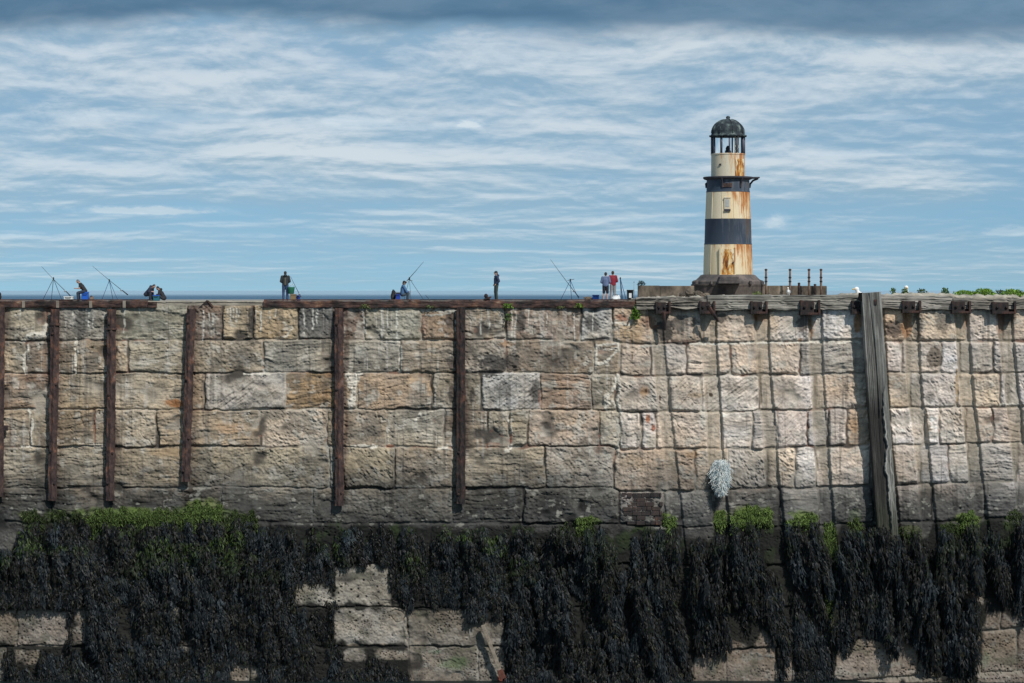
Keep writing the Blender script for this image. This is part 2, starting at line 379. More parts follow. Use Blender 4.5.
for pts, w, dep in CH:
    vr = np.interp(vs, [p[0] for p in pts], [p[1] for p in pts])[:, None]
    a = U + wob(11, 6, 0.9) + wob(13, 60, 0.4)
    dep_v = dep * (1 - sstep(540, 600, V))
    inn = sstep(vr - w - 1.8, vr - w + 0.8, a) * (1 - sstep(vr - 0.9, vr + 1.2, a))
    chm = np.maximum(chm, inn * (dep_v > 0.01)); hch = np.maximum(hch, inn * dep_v)
h = h * (1 - 0.4 * chm * (V < 560)) - hch * 0.62

# ---- colours (what the stone itself has: bed colour, mortar, lichen, rust, tide mark)
n_lo = fbm(U / 45, V / 32, 101, 4); n_md = fbm(U / 10, V / 8, 102, 4); n_st = fbm(U / 50, V / 5, 103, 4); n_fi = fbm(U / 1.7, V / 1.7, 104, 2); n_bl = fbm(U / 18, V / 14, 105, 4)
lum = 0.62 + 0.76 * n_md
lum = lum * (0.74 + 0.52 * n_fi)
lum = lum * np.where((typ == 0) | (typ == 4), 0.62 + 0.76 * n_st, 1.0)
colr = colr * lum[..., None] * np.array((1.12, 1.11, 1.11), np.float32) * (1.06 + right[..., None] * np.array((0.15, 0.13, 0.16), np.float32))
warm = (n_lo - 0.5) * 0.5 + (n_bl - 0.5) * 0.4
colr = colr * np.stack([1 + warm * 0.34, 1 + warm * 0.02, 1 - warm * 0.40], -1)
def blend(mask, c):
    global colr
    colr = colr * (1 - mask[..., None]) + np.array(c, np.float32) * mask[..., None]
# dirt-grey lichen blotches
blend(sstep(0.56, 0.66, fbm(U / 26, V / 18, 110, 5) + (n_fi - 0.5) * 0.16) * (0.55 - 0.3 * right), (0.16, 0.15, 0.125))
blend(sstep(0.60, 0.68, fbm(U / 14, V / 9, 111, 5) + (n_fi - 0.5) * 0.2 + (n_st - 0.5) * 0.2) * 0.5 * (1 - 0.5 * right), (0.12, 0.105, 0.085))
blend(sstep(0.60, 0.68, fbm(U / 8, V / 7, 112, 4)) * 0.6, (0.46, 0.43, 0.37))
# run-off: dark vertical streaks that start at the bed joints and the clamps
run = sstep(0.60, 0.72, fbm(U / 2.6, V / 55, 114, 3)) * sstep(0.40, 0.60, fbm(U / 30, V / 60, 115, 3))
blend(run * 0.50 * (V < 520), (0.10, 0.09, 0.078))
run2 = sstep(0.62, 0.72, fbm(U / 2.2, V / 40, 116, 3)) * sstep(0.52, 0.66, fbm(U / 24, V / 40, 117, 3))
blend(run2 * 0.5 * (V < 470), (0.50, 0.47, 0.42))
# joints: mortar sand, some nearly black and open
jm = (1 - sstep(-0.2, 1.2, d)) * (V > 300)
mort = fbm(U / 40, V / 40, 120, 3)
blend(jm * 0.85 * sstep(0.50, 0.60, mort), (0.38, 0.34, 0.28))
blend(jm * 0.9 * (1 - sstep(0.44, 0.54, mort)), (0.055, 0.048, 0.042))
blend(jm * sstep(0.64, 0.72, fbm(U / 14, V / 10, 121, 3)) * 0.5 * (V < 470), (0.28, 0.14, 0.095))
blend(chm * 0.45 * (V < 470), (0.38, 0.32, 0.24))
blend(chm * sstep(0.5, 0.62, fbm(U / 5, V / 40, 122, 4)) * 0.4, (0.17, 0.15, 0.11))
iu = lambda u: int(np.clip(np.searchsorted(us, u), 0, nu)); iv = lambda v: int(np.clip(np.searchsorted(vs, v), 0, nv))
def stain(u0, v0, ru, rv, s, c, hard=0.5):
    a, b_ = iu(u0 - ru * 2), iu(u0 + ru * 2); e, f = iv(v0 - rv * 2), iv(v0 + rv * 2)
    sl = (slice(e, f), slice(a, b_))
    q = 1 - ((U[sl] - u0) / ru) ** 2 - ((V[sl] - v0) / rv) ** 2 + (n_bl[sl] - 0.5) * 1.5 + (n_md[sl] - 0.5) * 1.3 + (n_fi[sl] - 0.5) * 0.9
    k = (sstep(0.0, hard, q) * s)[..., None]
    colr[sl] = colr[sl] * (1 - k) + np.array(c, np.float32) * k
BLK = (0.045, 0.042, 0.04); GRY = (0.085, 0.08, 0.072)
for (u0, v0, ru, rv, s, c) in [(80, 325, 9, 17, .7, GRY), (91, 362, 9, 11, .7, GRY), (252, 324, 4, 20, .85, BLK), (240, 356, 15, 12, .55, GRY), (310, 322, 16, 16, .6, GRY), (452, 321, 7, 9, .7, BLK),
        (492, 362, 16, 13, .88, BLK), (513, 360, 9, 12, .8, BLK), (545, 358, 36, 15, .55, (0.10, 0.085, 0.07)), (521, 322, 5, 14, .8, BLK), (536, 392, 7, 13, .75, BLK), (505, 390, 12, 8, .35, BLK), (592, 322, 9, 10, .8, BLK),
        (664, 328, 12, 18, .9, BLK), (682, 324, 15, 13, .75, BLK), (684, 342, 18, 4, .75, (0.07, 0.04, 0.03)), (372, 427, 10, 11, .5, GRY), (452, 360, 6, 9, .7, BLK), (452, 396, 4, 8, .7, BLK), (472, 396, 3, 9, .7, BLK), (935, 356, 8, 11, .8, (0.10, 0.08, 0.06)),
        (892, 329, 12, 9, .85, (0.085, 0.062, 0.052)), (943, 320, 9, 12, .6, BLK), (930, 396, 5, 6, .5, GRY), (803, 324, 8, 12, .8, (0.07, 0.05, 0.042)), (722, 318, 7, 6, .8, BLK), (918, 325, 5, 14, .6, BLK), (1005, 318, 10, 8, .7, (0.07, 0.05, 0.045)),
        (325, 405, 3, 30, .35, BLK), (347, 345, 3, 30, .5, (0.06, 0.035, 0.03)), (345, 430, 4, 40, .4, (0.10, 0.05, 0.035)), (460, 420, 8, 60, .35, (0.10, 0.06, 0.045)), (15, 330, 14, 3, .5, GRY), (95, 425, 30, 10, .3, GRY), (170, 424, 12, 9, .45, GRY)]:
    stain(u0, v0, ru, rv, s, c)
OR = (0.36, 0.155, 0.05); TAN = (0.40, 0.28, 0.16)
for (u0, v0, ru, rv, s, c) in [(178, 403, 13, 5, .85, (0.33, 0.14, 0.05)), (505, 344, 11, 4, .7, (0.38, 0.22, 0.11)), (632, 332, 16, 12, .6, TAN), (622, 318, 10, 4, .7, (0.28, 0.11, 0.07)), (650, 322, 10, 8, .6, (0.2, 0.09, 0.05)), (857, 322, 4, 12, .8, OR), (906, 324, 6, 18, .75, (0.33, 0.17, 0.08)),
        (812, 331, 5, 13, .6, OR), (760, 317, 9, 5, .75, (0.28, 0.12, 0.05)), (768, 330, 10, 14, .35, TAN), (632, 358, 1.6, 7, .95, (0.09, 0.04, 0.02)), (645, 393, 6, 9, .5, (0.42, 0.24, 0.1)), (646, 391, 1.6, 4, .9, (0.06, 0.03, 0.02)), (660, 398, 1.2, 4, .9, (0.06, 0.03, 0.02)),
        (711, 395, 2.4, 2.6, .95, (0.05, 0.035, 0.02)), (739, 404, 1.6, 2, .9, (0.06, 0.04, 0.03)), (965, 322, 4, 10, .6, (0.3, 0.15, 0.08)), (1000, 325, 5, 14, .6, (0.25, 0.13, 0.08)), (855, 425, 8, 9, .5, (0.42, 0.24, 0.12)), (165, 452, 20, 5, .6, TAN), (45, 378, 26, 6, .35, (0.26, 0.13, 0.08)),
        (690, 455, 14, 4, .5, (0.4, 0.24, 0.12)), (630, 462, 14, 10, .4, TAN), (230, 428, 14, 6, .4, (0.36, 0.2, 0.1)), (330, 375, 10, 4, .5, (0.33, 0.17, 0.08)), (696, 395, 10, 3, .4, TAN), (270, 330, 16, 10, .4, TAN), (800, 340, 4, 3, .7, OR), (648, 418, 3.2, 6, .95, (0.40, 0.15, 0.07)), (653, 428, 2.5, 4, .9, (0.33, 0.12, 0.07)), (424, 326, 2, 12, .6, (0.33, 0.17, 0.11)), (511, 440, 1.8, 8, .7, (0.33, 0.11, 0.06)), (540, 400, 1.5, 14, .6, (0.3, 0.12, 0.07)), (95, 428, 1.4, 18, .7, (0.28, 0.13, 0.08)), (390, 446, 5, 2, .8, (0.34, 0.13, 0.07))]:
    stain(u0, v0, ru, rv, s, c, 0.8)
# rust wash beside the rails
for ur in (2, 55, 112, 190, 340, 461):
    a, b_ = iu(ur - 16), iu(ur + 16); sl = (slice(0, iv(505)), slice(a, b_))
    k = np.exp(-((U[sl] - ur) / 9.0) ** 2) * sstep(0.33, 0.62, fbm(U[sl] / 7 + ur, V[sl] / 22, 130, 3)) * (0.75 if ur < 300 else 0.95)
    colr[sl] = colr[sl] * (1 - k[..., None]) + np.array((0.06, 0.034, 0.026), np.float32) * k[..., None]

def polyline(pts, w, c, lift=0.02, s=0.95, rough=1.0, seed=0):
    us_ = [p[0] for p in pts]; vs_ = [p[1] for p in pts]; mg = w * 2 + 3
    sl = (slice(iv(min(vs_) - mg), iv(max(vs_) + mg)), slice(iu(min(us_) - mg), iu(max(us_) + mg)))
    uu = U[sl] + (fbm(U[sl] / 4, V[sl] / 4, 140 + seed, 2) - 0.5) * 3.4 * rough; vv = V[sl] + (fbm(U[sl] / 4, V[sl] / 4, 150 + seed, 2) - 0.5) * 3.4 * rough
    best = np.full(uu.shape, 99.0)
    for (a, b_), (e, f) in zip(pts[:-1], pts[1:]):
        L2 = max((e - a) ** 2 + (f - b_) ** 2, 1e-6)
        t = np.clip(((uu - a) * (e - a) + (vv - b_) * (f - b_)) / L2, 0, 1)
        best = np.minimum(best, np.hypot(uu - a - t * (e - a), vv - b_ - t * (f - b_)))
    ww = w * (0.55 + 0.9 * fbm(U[sl] / 5, V[sl] / 5, 160 + seed, 2))
    k = (1 - sstep(ww * 0.55, ww * 1.35 + 0.4, best)) * s * sstep(0.26, 0.42, fbm(U[sl] / 3.5, V[sl] / 3.5, 165 + seed, 3))
    colr[sl] = colr[sl] * (1 - k[..., None]) + np.array(c, np.float32) * (0.8 + 0.4 * n_fi[sl])[..., None] * k[..., None]
    h[sl] += 0.45 * lift * k * (0.2 + 1.6 * n_md[sl])
PALE = (0.60, 0.56, 0.48); GP = (0.40, 0.38, 0.33)
# chalky mortar runs and lime drips ------------------------------------------------
for pts, w, c in [([(26, 340), (28, 347), (24, 360), (26, 372)], 1.5, PALE), ([(29, 337), (45, 334), (46, 326)], 2.6, PALE), ([(17, 342), (24, 341)], 1.6, GP), ([(76, 340), (77, 352), (75, 362), (77, 373)], 1.1, PALE), ([(29, 410), (33, 425), (31, 437), (32, 446)], 1.4, PALE), ([(22, 446), (35, 446)], .8, PALE),
        ([(347, 375), (360, 374)], 2.6, PALE), ([(358, 376), (354, 388), (352, 406)], 2.2, PALE), ([(349, 376), (351, 408)], 1.6, PALE), ([(364, 309), (365, 333), (371, 338)], 1.1, GP), ([(399, 340), (401, 355), (400, 371)], 1.4, PALE), ([(424, 315), (425, 338)], 1.2, (0.38, 0.27, 0.2)), ([(421, 309), (456, 311)], 1.6, GP), ([(422, 311), (425, 316), (450, 313)], 1, GP),
        ([(452, 488), (450, 508)], 1.2, GP), ([(313, 488), (316, 494), (312, 505), (313, 520)], 1.8, GP), ([(328, 448), (332, 465), (330, 485)], 2.2, GP), ([(352, 446), (377, 446)], 1.4, PALE), ([(416, 420), (421, 413)], 1.5, PALE), ([(437, 449), (452, 446)], 1.2, PALE), ([(396, 487), (424, 487)], .9, GP), ([(509, 420), (511, 432)], 1.5, PALE), ([(507, 450), (511, 446)], 2.4, PALE), ([(388, 424), (388, 432)], 1.2, PALE),
        ([(262, 360), (266, 374)], 2.2, GP), ([(245, 374), (270, 374)], .8, PALE), ([(596, 346), (596, 363), (604, 363), (611, 356), (619, 350)], 1.3, PALE), ([(597, 346), (617, 343), (619, 349), (600, 349)], 1.1, PALE), ([(617, 376), (614, 386), (606, 398), (606, 409)], 1.5, PALE), ([(617, 376), (620, 388), (618, 402), (621, 412)], 1.3, PALE), ([(607, 406), (612, 401), (619, 406)], 1.0, PALE), ([(612, 388), (618, 391)], .9, GP),
        ([(619, 414), (619, 440), (618, 452)], 1.5, GP), ([(590, 314), (605, 325), (612, 330)], .7, GP), ([(617, 318), (612, 330), (616, 344)], .7, GP), ([(634, 317), (629, 324), (610, 323)], .7, PALE), ([(695, 478), (697, 491)], 1.2, GP), ([(690, 492), (712, 491)], 1.0, GP), ([(925, 409), (929, 430)], 1.5, (0.4, 0.33, 0.26)), ([(829, 452), (831, 490), (834, 524)], 1.0, GP), ([(957, 370), (956, 402)], 1.1, (0.42, 0.31, 0.2)), ([(857, 488), (856, 497)], .7, GP), ([(859, 512), (859, 520)], .6, PALE), ([(904, 478), (904, 483)], .6, GP), ([(1017, 490), (1018, 512)], .7, GP),
        ([(947, 588), (949, 622)], 2.2, (0.45, 0.38, 0.28)), ([(952, 597), (984, 595)], 2.6, (0.42, 0.33, 0.24)), ([(984, 580), (985, 596)], 1.2, GP), ([(293, 576), (294, 606), (392, 607), (430, 606)], 1.2, (0.46, 0.4, 0.32)), ([(391, 565), (391, 606)], 1.2, (0.46, 0.42, 0.34)), ([(407, 607), (406, 646)], 1.5, (0.46, 0.41, 0.33)), ([(356, 543), (359, 563)], 2.4, (0.42, 0.38, 0.31)), ([(478, 650), (477, 683)], 1.0, GP), ([(332, 645), (400, 645)], 1.0, (0.33, 0.27, 0.2)), ([(533, 572), (535, 585), (531, 602)], 1.6, GP), ([(752, 654), (774, 655)], 1.2, GP), ([(838, 673), (900, 677), (985, 674)], 2.2, (0.34, 0.31, 0.26)), ([(690, 344), (752, 343), (860, 342)], .9, PALE), ([(640, 347), (660, 346)], .8, GP), ([(1000, 404), (1024, 404)], .8, PALE)]:
    polyline(pts, w, c, 0.022 if w > 1 else 0.008, seed=int(pts[0][0]) % 7)
for (u0, v0, ru, rv, s, c) in [(551, 480, 4, 7, .9, GP), (607, 455, 6, 6, .8, GP), (610, 490, 8, 8, .7, (0.33, 0.31, 0.26)), (592, 493, 10, 6, .5, (0.3, 0.28, 0.23)), (512, 492, 5, 5, .85, PALE), (513, 505, 5, 8, .45, GP), (183, 488, 6, 2.6, .9, GP), (240, 488, 10, 1.8, .8, GP), (269, 490, 9, 3.6, .9, GP), (222, 500, 3, 14, .4, GP), (603, 519, 8, 6, .55, GP), (697, 520, 14, 10, .35, GP), (910, 522, 16, 5, .6, (0.27, 0.25, 0.2)), (652, 440, 7, 8, .7, (0.45, 0.4, 0.32)), (703, 420, 5, 14, .5, PALE), (703, 409, 3, 4, .8, PALE), (10, 518, 12, 3, .6, GP), (60, 480, 3, 2, .3, GP), (352, 380, 7, 6, .75, PALE), (40, 400, 16, 5, .5, (0.42, 0.36, 0.28))]:
    stain(u0, v0, ru, rv, s, c, 0.6)
for (u0, v0, v1, w) in [(21, 309, 320, .6), (73, 311, 316, .6), (89, 311, 326, .8), (94, 316, 328, .8), (125, 308, 332, 1.0), (139, 308, 314, .6), (152, 309, 312, .6), (204, 311, 340, .7), (209, 313, 325, .6), (213, 313, 324, .6), (228, 309, 316, .7), (231, 308, 320, .8), (234, 309, 318, .6), (237, 309, 322, .8), (240, 309, 316, .6), (261, 312, 332, .7), (270, 311, 318, .6), (276, 310, 316, .6), (304, 309, 334, .7), (313, 308, 329, .8), (316, 310, 323, .7), (318, 309, 318, .6), (342, 308, 332, .6), (382, 308, 337, .8), (388, 309, 327, .6), (397, 308, 338, .8), (456, 311, 331, .7), (487, 307, 313, .6), (480, 319, 335, .7), (490, 318, 328, .7), (512, 310, 336, .8), (516, 308, 328, .7), (529, 308, 325, .6), (574, 314, 341, .6), (593, 312, 334, .6), (547, 312, 330, .4)]:
    polyline([(u0, v0), (u0 + RNG.uniform(-1, 1), v1)], w * 0.75, (0.58, 0.56, 0.5), 0.002, 0.8, 0.45)
polyline([(284, 322), (292, 327), (286, 325), (293, 328), (286, 337), (276, 338)], .8, (0.6, 0.55, 0.45), 0.004, .8, 0.6)

# stone colour is multiplied darker towards the foot of the wall
ft = sstep(535, 560, V); colr = colr * (1 - (0.42 + 0.22 * (n_lo - 0.5) * 4 * 0.5)[..., None] * ft[..., None])
# tide mark: dark lichen band above the weed, then wet algae under it
tz = V + (n_lo - 0.5) * 60 + (n_md - 0.5) * 24 - 4 * right
tide = sstep(442, 518, tz) * (1 - sstep(548, 566, V))
wet = sstep(512, 535, tz)
g = colr.mean(-1, keepdims=True)
colr = colr * (1 - 0.55 * tide[..., None]) + (g * np.array((0.95, 1.0, 0.98)) - colr) * (0.32 * tide[..., None])
colr = colr * (1 - 0.60 * tide[..., None] * (1 - sstep(525, 562, V))[..., None])
# old mortar and lichen flecks survive on the dark band
blend(tide * (1 - wet) * sstep(0.66, 0.72, fbm(U / 6, V / 4, 171, 4)) * 0.7, (0.30, 0.29, 0.25))
# weed-covered zone below
BARE = [(-140, 607, 72, 646), (72, 607, 89, 646), (146, 606, 184, 616), (333, 564, 392, 606), (293, 584, 333, 606), (392, 598, 412, 606), (332, 607, 408, 646), (408, 610, 470, 646), (408, 620, 506, 684), (340, 648, 372, 662), (-140, 646, 7, 720), (14, 649, 40, 664), (952, 592, 984, 606), (228, 662, 264, 700), (372, 648, 408, 660), (176, 640, 196, 652)]
BOT_L = [(-900, 735), (660, 735), (684, 700), (698, 648), (716, 652), (728, 646), (738, 640), (752, 650), (762, 630), (772, 640), (778, 672), (784, 672), (790, 646), (799, 690), (832, 690), (837, 656), (846, 650), (866, 632), (882, 634), (888, 652), (894, 652), (902, 634), (916, 642), (922, 668), (934, 676), (946, 688), (970, 680), (978, 640), (988, 614), (1024, 618), (1100, 640), (1924, 640)]
TOP_L = [(-900, 520), (-20, 535), (0, 548), (12, 545), (22, 522), (40, 514), (240, 514), (255, 520), (310, 523), (345, 519), (440, 523), (520, 523), (545, 526), (580, 521), (600, 521), (612, 532), (622, 524), (664, 524), (676, 520), (682, 532), (712, 533), (716, 516), (760, 516), (778, 522), (784, 515), (816, 518), (824, 535), (836, 530), (842, 518), (878, 520), (892, 530), (928, 532), (936, 512), (946, 524), (985, 515), (1024, 515), (1924, 520)]
TOPF = knots(TOP_L); BOTF = knots(BOT_L)
bot = BOTF(U) + (n_md - 0.5) * 12; top = TOPF(U) + 4 + (n_md - 0.5) * 10
bare = np.zeros_like(U)
for (a, b_, c_, d_) in BARE:
    sl = (slice(iv(b_), iv(d_)), slice(iu(a), iu(c_)))
    q = np.minimum(np.minimum(U[sl] - a, c_ - U[sl]), np.minimum(V[sl] - b_, d_ - V[sl]))
    bare[sl] = np.maximum(bare[sl], sstep(-1, 5, q + (n_md[sl] - 0.45) * 14 + (n_bl[sl] - 0.5) * 14))
cover = sstep(-3, 4, V - top) * sstep(-4, 4, bot - V) * (1 - bare)
blend(cover * 0.97, (0.010, 0.011, 0.009))
blend(cover * 0.6 * sstep(0.56, 0.7, fbm(U / 12, V / 18, 172, 3)) * sstep(590, 500, V), (0.035, 0.06, 0.014))
blend((1 - cover) * sstep(545, 560, V) * sstep(0.60, 0.72, fbm(U / 14, V / 12, 173, 4)) * 0.55, (0.075, 0.075, 0.05))
blend((1 - cover) * sstep(545, 560, V) * 0.85 * np.clip(pits * 6 + pits2 * 12, 0, 1), (0.028, 0.025, 0.02))
for (u0, v0, ru, rv, s, c) in [(455, 662, 20, 8, .6, (0.05, 0.10, 0.03)), (435, 652, 8, 4, .5, (0.03, 0.1, 0.04)), (985, 660, 6, 14, .4, (0.07, 0.12, 0.05)), (360, 550, 14, 8, .6, (0.04, 0.08, 0.015)), (240, 545, 18, 14, .5, (0.05, 0.08, 0.02)), (829, 545, 6, 20, .9, (0.10, 0.17, 0.03)), (831, 580, 6, 36, .85, (0.07, 0.16, 0.05)), (502, 678, 6, 6, .9, (0.26, 0.06, 0.035)), (830, 605, 5, 18, .5, (0.05, 0.12, 0.04)), (205, 506, 18, 9, .75, (0.16, 0.19, 0.07)), (120, 514, 92, 8, .85, (0.10, 0.145, 0.035)), (750, 514, 26, 8, .75, (0.13, 0.18, 0.03)), (801, 517, 18, 7, .75, (0.12, 0.17, 0.03)), (968, 519, 14, 7, .75, (0.12, 0.16, 0.03)), (588, 521, 14, 5, .7, (0.10, 0.14, 0.03)), (905, 528, 14, 4, .5, (0.08, 0.10, 0.03)), (230, 516, 20, 8, .6, (0.07, 0.10, 0.03)), (855, 516, 8, 10, .4, (0.06, 0.09, 0.03)), (720, 514, 6, 5, .8, (0.16, 0.22, 0.03)), (666, 515, 6, 4, .7, (0.14, 0.2, 0.03)), (25, 516, 6, 6, .6, (0.10, 0.12, 0.05))]:
    stain(u0, v0, ru, rv, s, c, 0.9)
colr = np.clip(colr, 0.004, 0.8)

Vx = np.stack([X0(U), -h, Z0(V)], -1).reshape(-1, 3)
ii = np.arange(nv * nu).reshape(nv, nu)
Q = np.stack([ii[:-1, :-1], ii[1:, :-1], ii[1:, 1:], ii[:-1, 1:]], -1).reshape(-1, 4)
# leave a pocket for the brick patch
uc = (U[:-1, :-1]).ravel(); vc = (V[:-1, :-1]).ravel()
np_obj('masonry', Vx, Q, M['stone'], colr.reshape(-1, 3), wall)
H2 = h
def wall_h(u, v):
    return H2[np.clip(np.searchsorted(vs, v), 0, nv - 1), np.clip(np.searchsorted(us, u), 0, nu - 1)]

# brick repair at the foot of the seam
mb = MB(); r = random.Random(5)
for row in range(7):
    v0 = 492.5 + row * 4.6; off = (row % 2) * 4.5
    u0 = 622.5 + off - 4.5
    while u0 < 660:
        w = 9.0 if r.random() < 0.75 else 5
        a, b_ = max(u0, 621.5), min(u0 + w, 661.5 + (row % 3) * 0.6)
        if b_ - a > 1.5 and not ((u0 < 622 or u0 > 652) and r.random() < 0.35):
            mb.box(((X0(a) + X0(b_)) / 2, 0.012 + r.uniform(-0.014, 0.016), (Z0(v0) + Z0(v0 + 4.6)) / 2 + r.uniform(-.004, .004)), ((b_ - a) / 60 - 0.007, 0.14, 4.6 / 60 - 0.007), Matrix.Rotation(r.uniform(-.03, .03), 3, 'Y'), 0.008)
        u0 += w
mb.build('brick_patch', M['brick'], wall)

# top of the wall: kerb on the left, ragged rubble coping on the right
def rough_slab(name, u0, u1, y0, y1, topf, zb, col, parent, seed, amp=0.03, step=1.0, mat='stone', colf=None):
    uu = np.arange(u0, u1 + step, step); yy = np.linspace(y0, y1, 14)
    zt = topf(uu)
    rows = []; cols = []
    front = np.linspace(0, 1, 8)
    for f in front[:-1]:
        z = zb + (zt - zb) * f
        n = fbm(uu / 6, np.full_like(uu, f * 6 + seed), seed, 4) - 0.5
        rows.append(np.stack([X0(uu), y0 - n * amp * 1.6 + 0.02 * f ** 3, z], -1)); cols.append(n)
    for k, y in enumerate(yy):
        n = fbm(uu / 5, np.full_like(uu, y * 8 + seed), seed + 1, 4) - 0.5
        rows.append(np.stack([X0(uu), np.full_like(uu, y), zt + n * amp * 2 - (0.02 if k == 0 else 0)], -1)); cols.append(n)
    rows.append(np.stack([X0(uu), np.full_like(uu, y1), np.full_like(uu, zb)], -1)); cols.append(uu * 0)
    A = np.array(rows); n = np.array(cols); nr, nc = n.shape
    nz = fbm(A[..., 0] * 6, A[..., 1] * 9 + A[..., 2] * 14, seed + 3, 4)
    cc = np.array(col)[None, None, :] * (0.45 + 1.1 * nz[..., None])
    i2 = np.arange(nr * nc).reshape(nr, nc)
    q = np.stack([i2[:-1, :-1], i2[:-1, 1:], i2[1:, 1:], i2[1:, :-1]], -1).reshape(-1, 4)
    return np_obj(name, A.reshape(-1, 3), q, M[mat], cc.reshape(-1, 3), parent)
def kerb_top(u): return Z0(301.2) + 0.02 * (fbm(u / 30, u * 0, 5, 2) - 0.5)
rough_slab('kerb', -900, 636, 0.02, 0.5, kerb_top, Z0(309), (0.26, 0.235, 0.19), wall, 3, 0.012)
def cop_top(u): return Z0(np.interp(u, [630, 645, 655, 700, 730, 830, 850, 940, 960, 1100, 1924], [300, 299, 298, 297.4, 297.3, 297.0, 294.6, 294.4, 295.6, 295.8, 295.8])) + 0.05 * (fbm(u / 9, u * 0, 15, 3) - 0.5)
rough_slab('coping', 630, 1924, 0.24, 1.1, cop_top, Z0(315), (0.36, 0.33, 0.27), wall, 9, 0.05)
mb = MB()
mb.box((0, 0.9, Z0(309) - 3.4), (47, 1.5, 6.6)); mb.build('wall_core', M['concrete'], wall)

deck = MB(); deck.box((0, 6.0, 5.7), (47, 11.0, 1.0)); tag(deck.build('quay_deck', M['deck']), kind='structure')

# ================================================================ seaweed
def fronds(name, label, cat, AU, AV, L, W, bulge, sway, cols, mat, spread=1.1, K=5, start=0.0, tilt=0.0):
    n = len(AU); t = np.linspace(0, 1, K)[None, :]
    y0 = -wall_h(AU, AV) - start
    x = X0(AU)[:, None] + sway[:, None] * t + RNG.normal(0, 0.012, (n, K)) * t
    y = (y0 - 0.004)[:, None] - bulge[:, None] * (1 - (1 - t) ** 2.2) - RNG.normal(0, 0.010, (n, K)) * t
    z = Z0(AV)[:, None] + 0.05 * bulge[:, None] - L[:, None] * t ** 1.15
    ang = (RNG.uniform(-spread, spread, n) + tilt)[:, None] + RNG.uniform(-0.5, 0.5, n)[:, None] * t * 2
    wd = W[:, None] * (0.45 + 0.75 * np.sin(np.pi * np.clip(t * 0.86 + 0.1, 0, 1))) * (1 + 0.25 * RNG.normal(0, 1, (n, K)))
    wd[:, -1] *= 0.35
    ca, sa = np.cos(ang), np.sin(ang)
    A = np.stack([x - ca * wd / 2, y - sa * wd / 2, z], -1); B = np.stack([x + ca * wd / 2, y + sa * wd / 2, z], -1)
    Vv = np.stack([A, B], 2).reshape(-1, 3)
    base = (np.arange(n) * K * 2)[:, None] + (np.arange(K - 1) * 2)[None, :]
    q = np.stack([base, base + 1, base + 3, base + 2], -1).reshape(-1, 4)
    cc = np.repeat(cols[:, None, :], K * 2, 1) * (0.8 + 0.4 * np.repeat(t, 2, 1)[..., None])
    o = np_obj(name, Vv, q, mat, cc.reshape(-1, 3), None, True)
    return tag(o, label, cat, None, 'stuff')

def in_bare(u, v, pad=0):
    m = np.zeros(len(u), bool)
    for (a, b_, c_, d_) in BARE: m |= (u > a + pad) & (u < c_ - pad) & (v > b_ + pad) & (v < d_ - pad)
    return m
# hanging ropes of many small leathery blades on a jittered grid
gu, gv = np.meshgrid(np.arange(-200, 1220, 8.0), np.arange(505, 716, 8.5))
tu = (gu + RNG.uniform(-5, 5, gu.shape)).ravel(); tv = (gv + RNG.uniform(-5, 5, gv.shape)).ravel()
colmn = fbm(tu / 13.0 - tv * 0.012, tv / 75.0, 200, 2)            # hanging columns with dark gaps
clump = fbm(tu / 36.0, tv / 26.0, 201, 3)
rr_ = sstep(560, 700, tu)
tl = 10 + 20 * RNG.random(len(tu)) ** 1.2 * (0.6 + 0.8 * clump) + (4 + 24 * RNG.random(len(tu))) * (0.25 + 0.75 * rr_)
ok = (tv > TOPF(tu) + RNG.uniform(-2, 5, len(tu))) & (tv + tl * 0.8 < BOTF(tu) + 3)
ok &= ~in_bare(tu, tv, 0.5) & ~in_bare(tu, tv + tl * 0.6, 2.5)
ok &= colmn > (0.315 + 0.065 * rr_)
for pts, w, dep in CH:                                           # chases stay thinner
    c_ = np.interp(tv, [p[0] for p in pts], [p[1] for p in pts]) - w * 0.45
    ok &= ~((np.abs(tu - c_) < w * 0.40) & (RNG.random(len(tu)) < 0.72))
ok &= ~((np.abs(tu - 830) < 6) & (tv < 612))
tu, tv, tl, colmn, clump = tu[ok], tv[ok], tl[ok], colmn[ok], clump[ok]
def more(eu, ev, la, lb, cm):
    global tu, tv, tl, colmn, clump
    k = len(eu); tu = np.append(tu, eu); tv = np.append(tv, ev); tl = np.append(tl, RNG.uniform(la, lb, k)); colmn = np.append(colmn, np.full(k, cm)); clump = np.append(clump, np.full(k, 0.55))
more(RNG.uniform(877, 897, 26), RNG.uniform(522, 552, 26), 14, 30, 0.72)      # caught on the foot of the post
eu = RNG.uniform(-60, 915, 300); ev = RNG.uniform(668, 680, 300); kk = (BOTF(eu) < 690) | ~in_bare(eu, ev)
more(eu[kk], ev[kk], 8, 16, 0.5)                                   # ragged skirt over the ledge
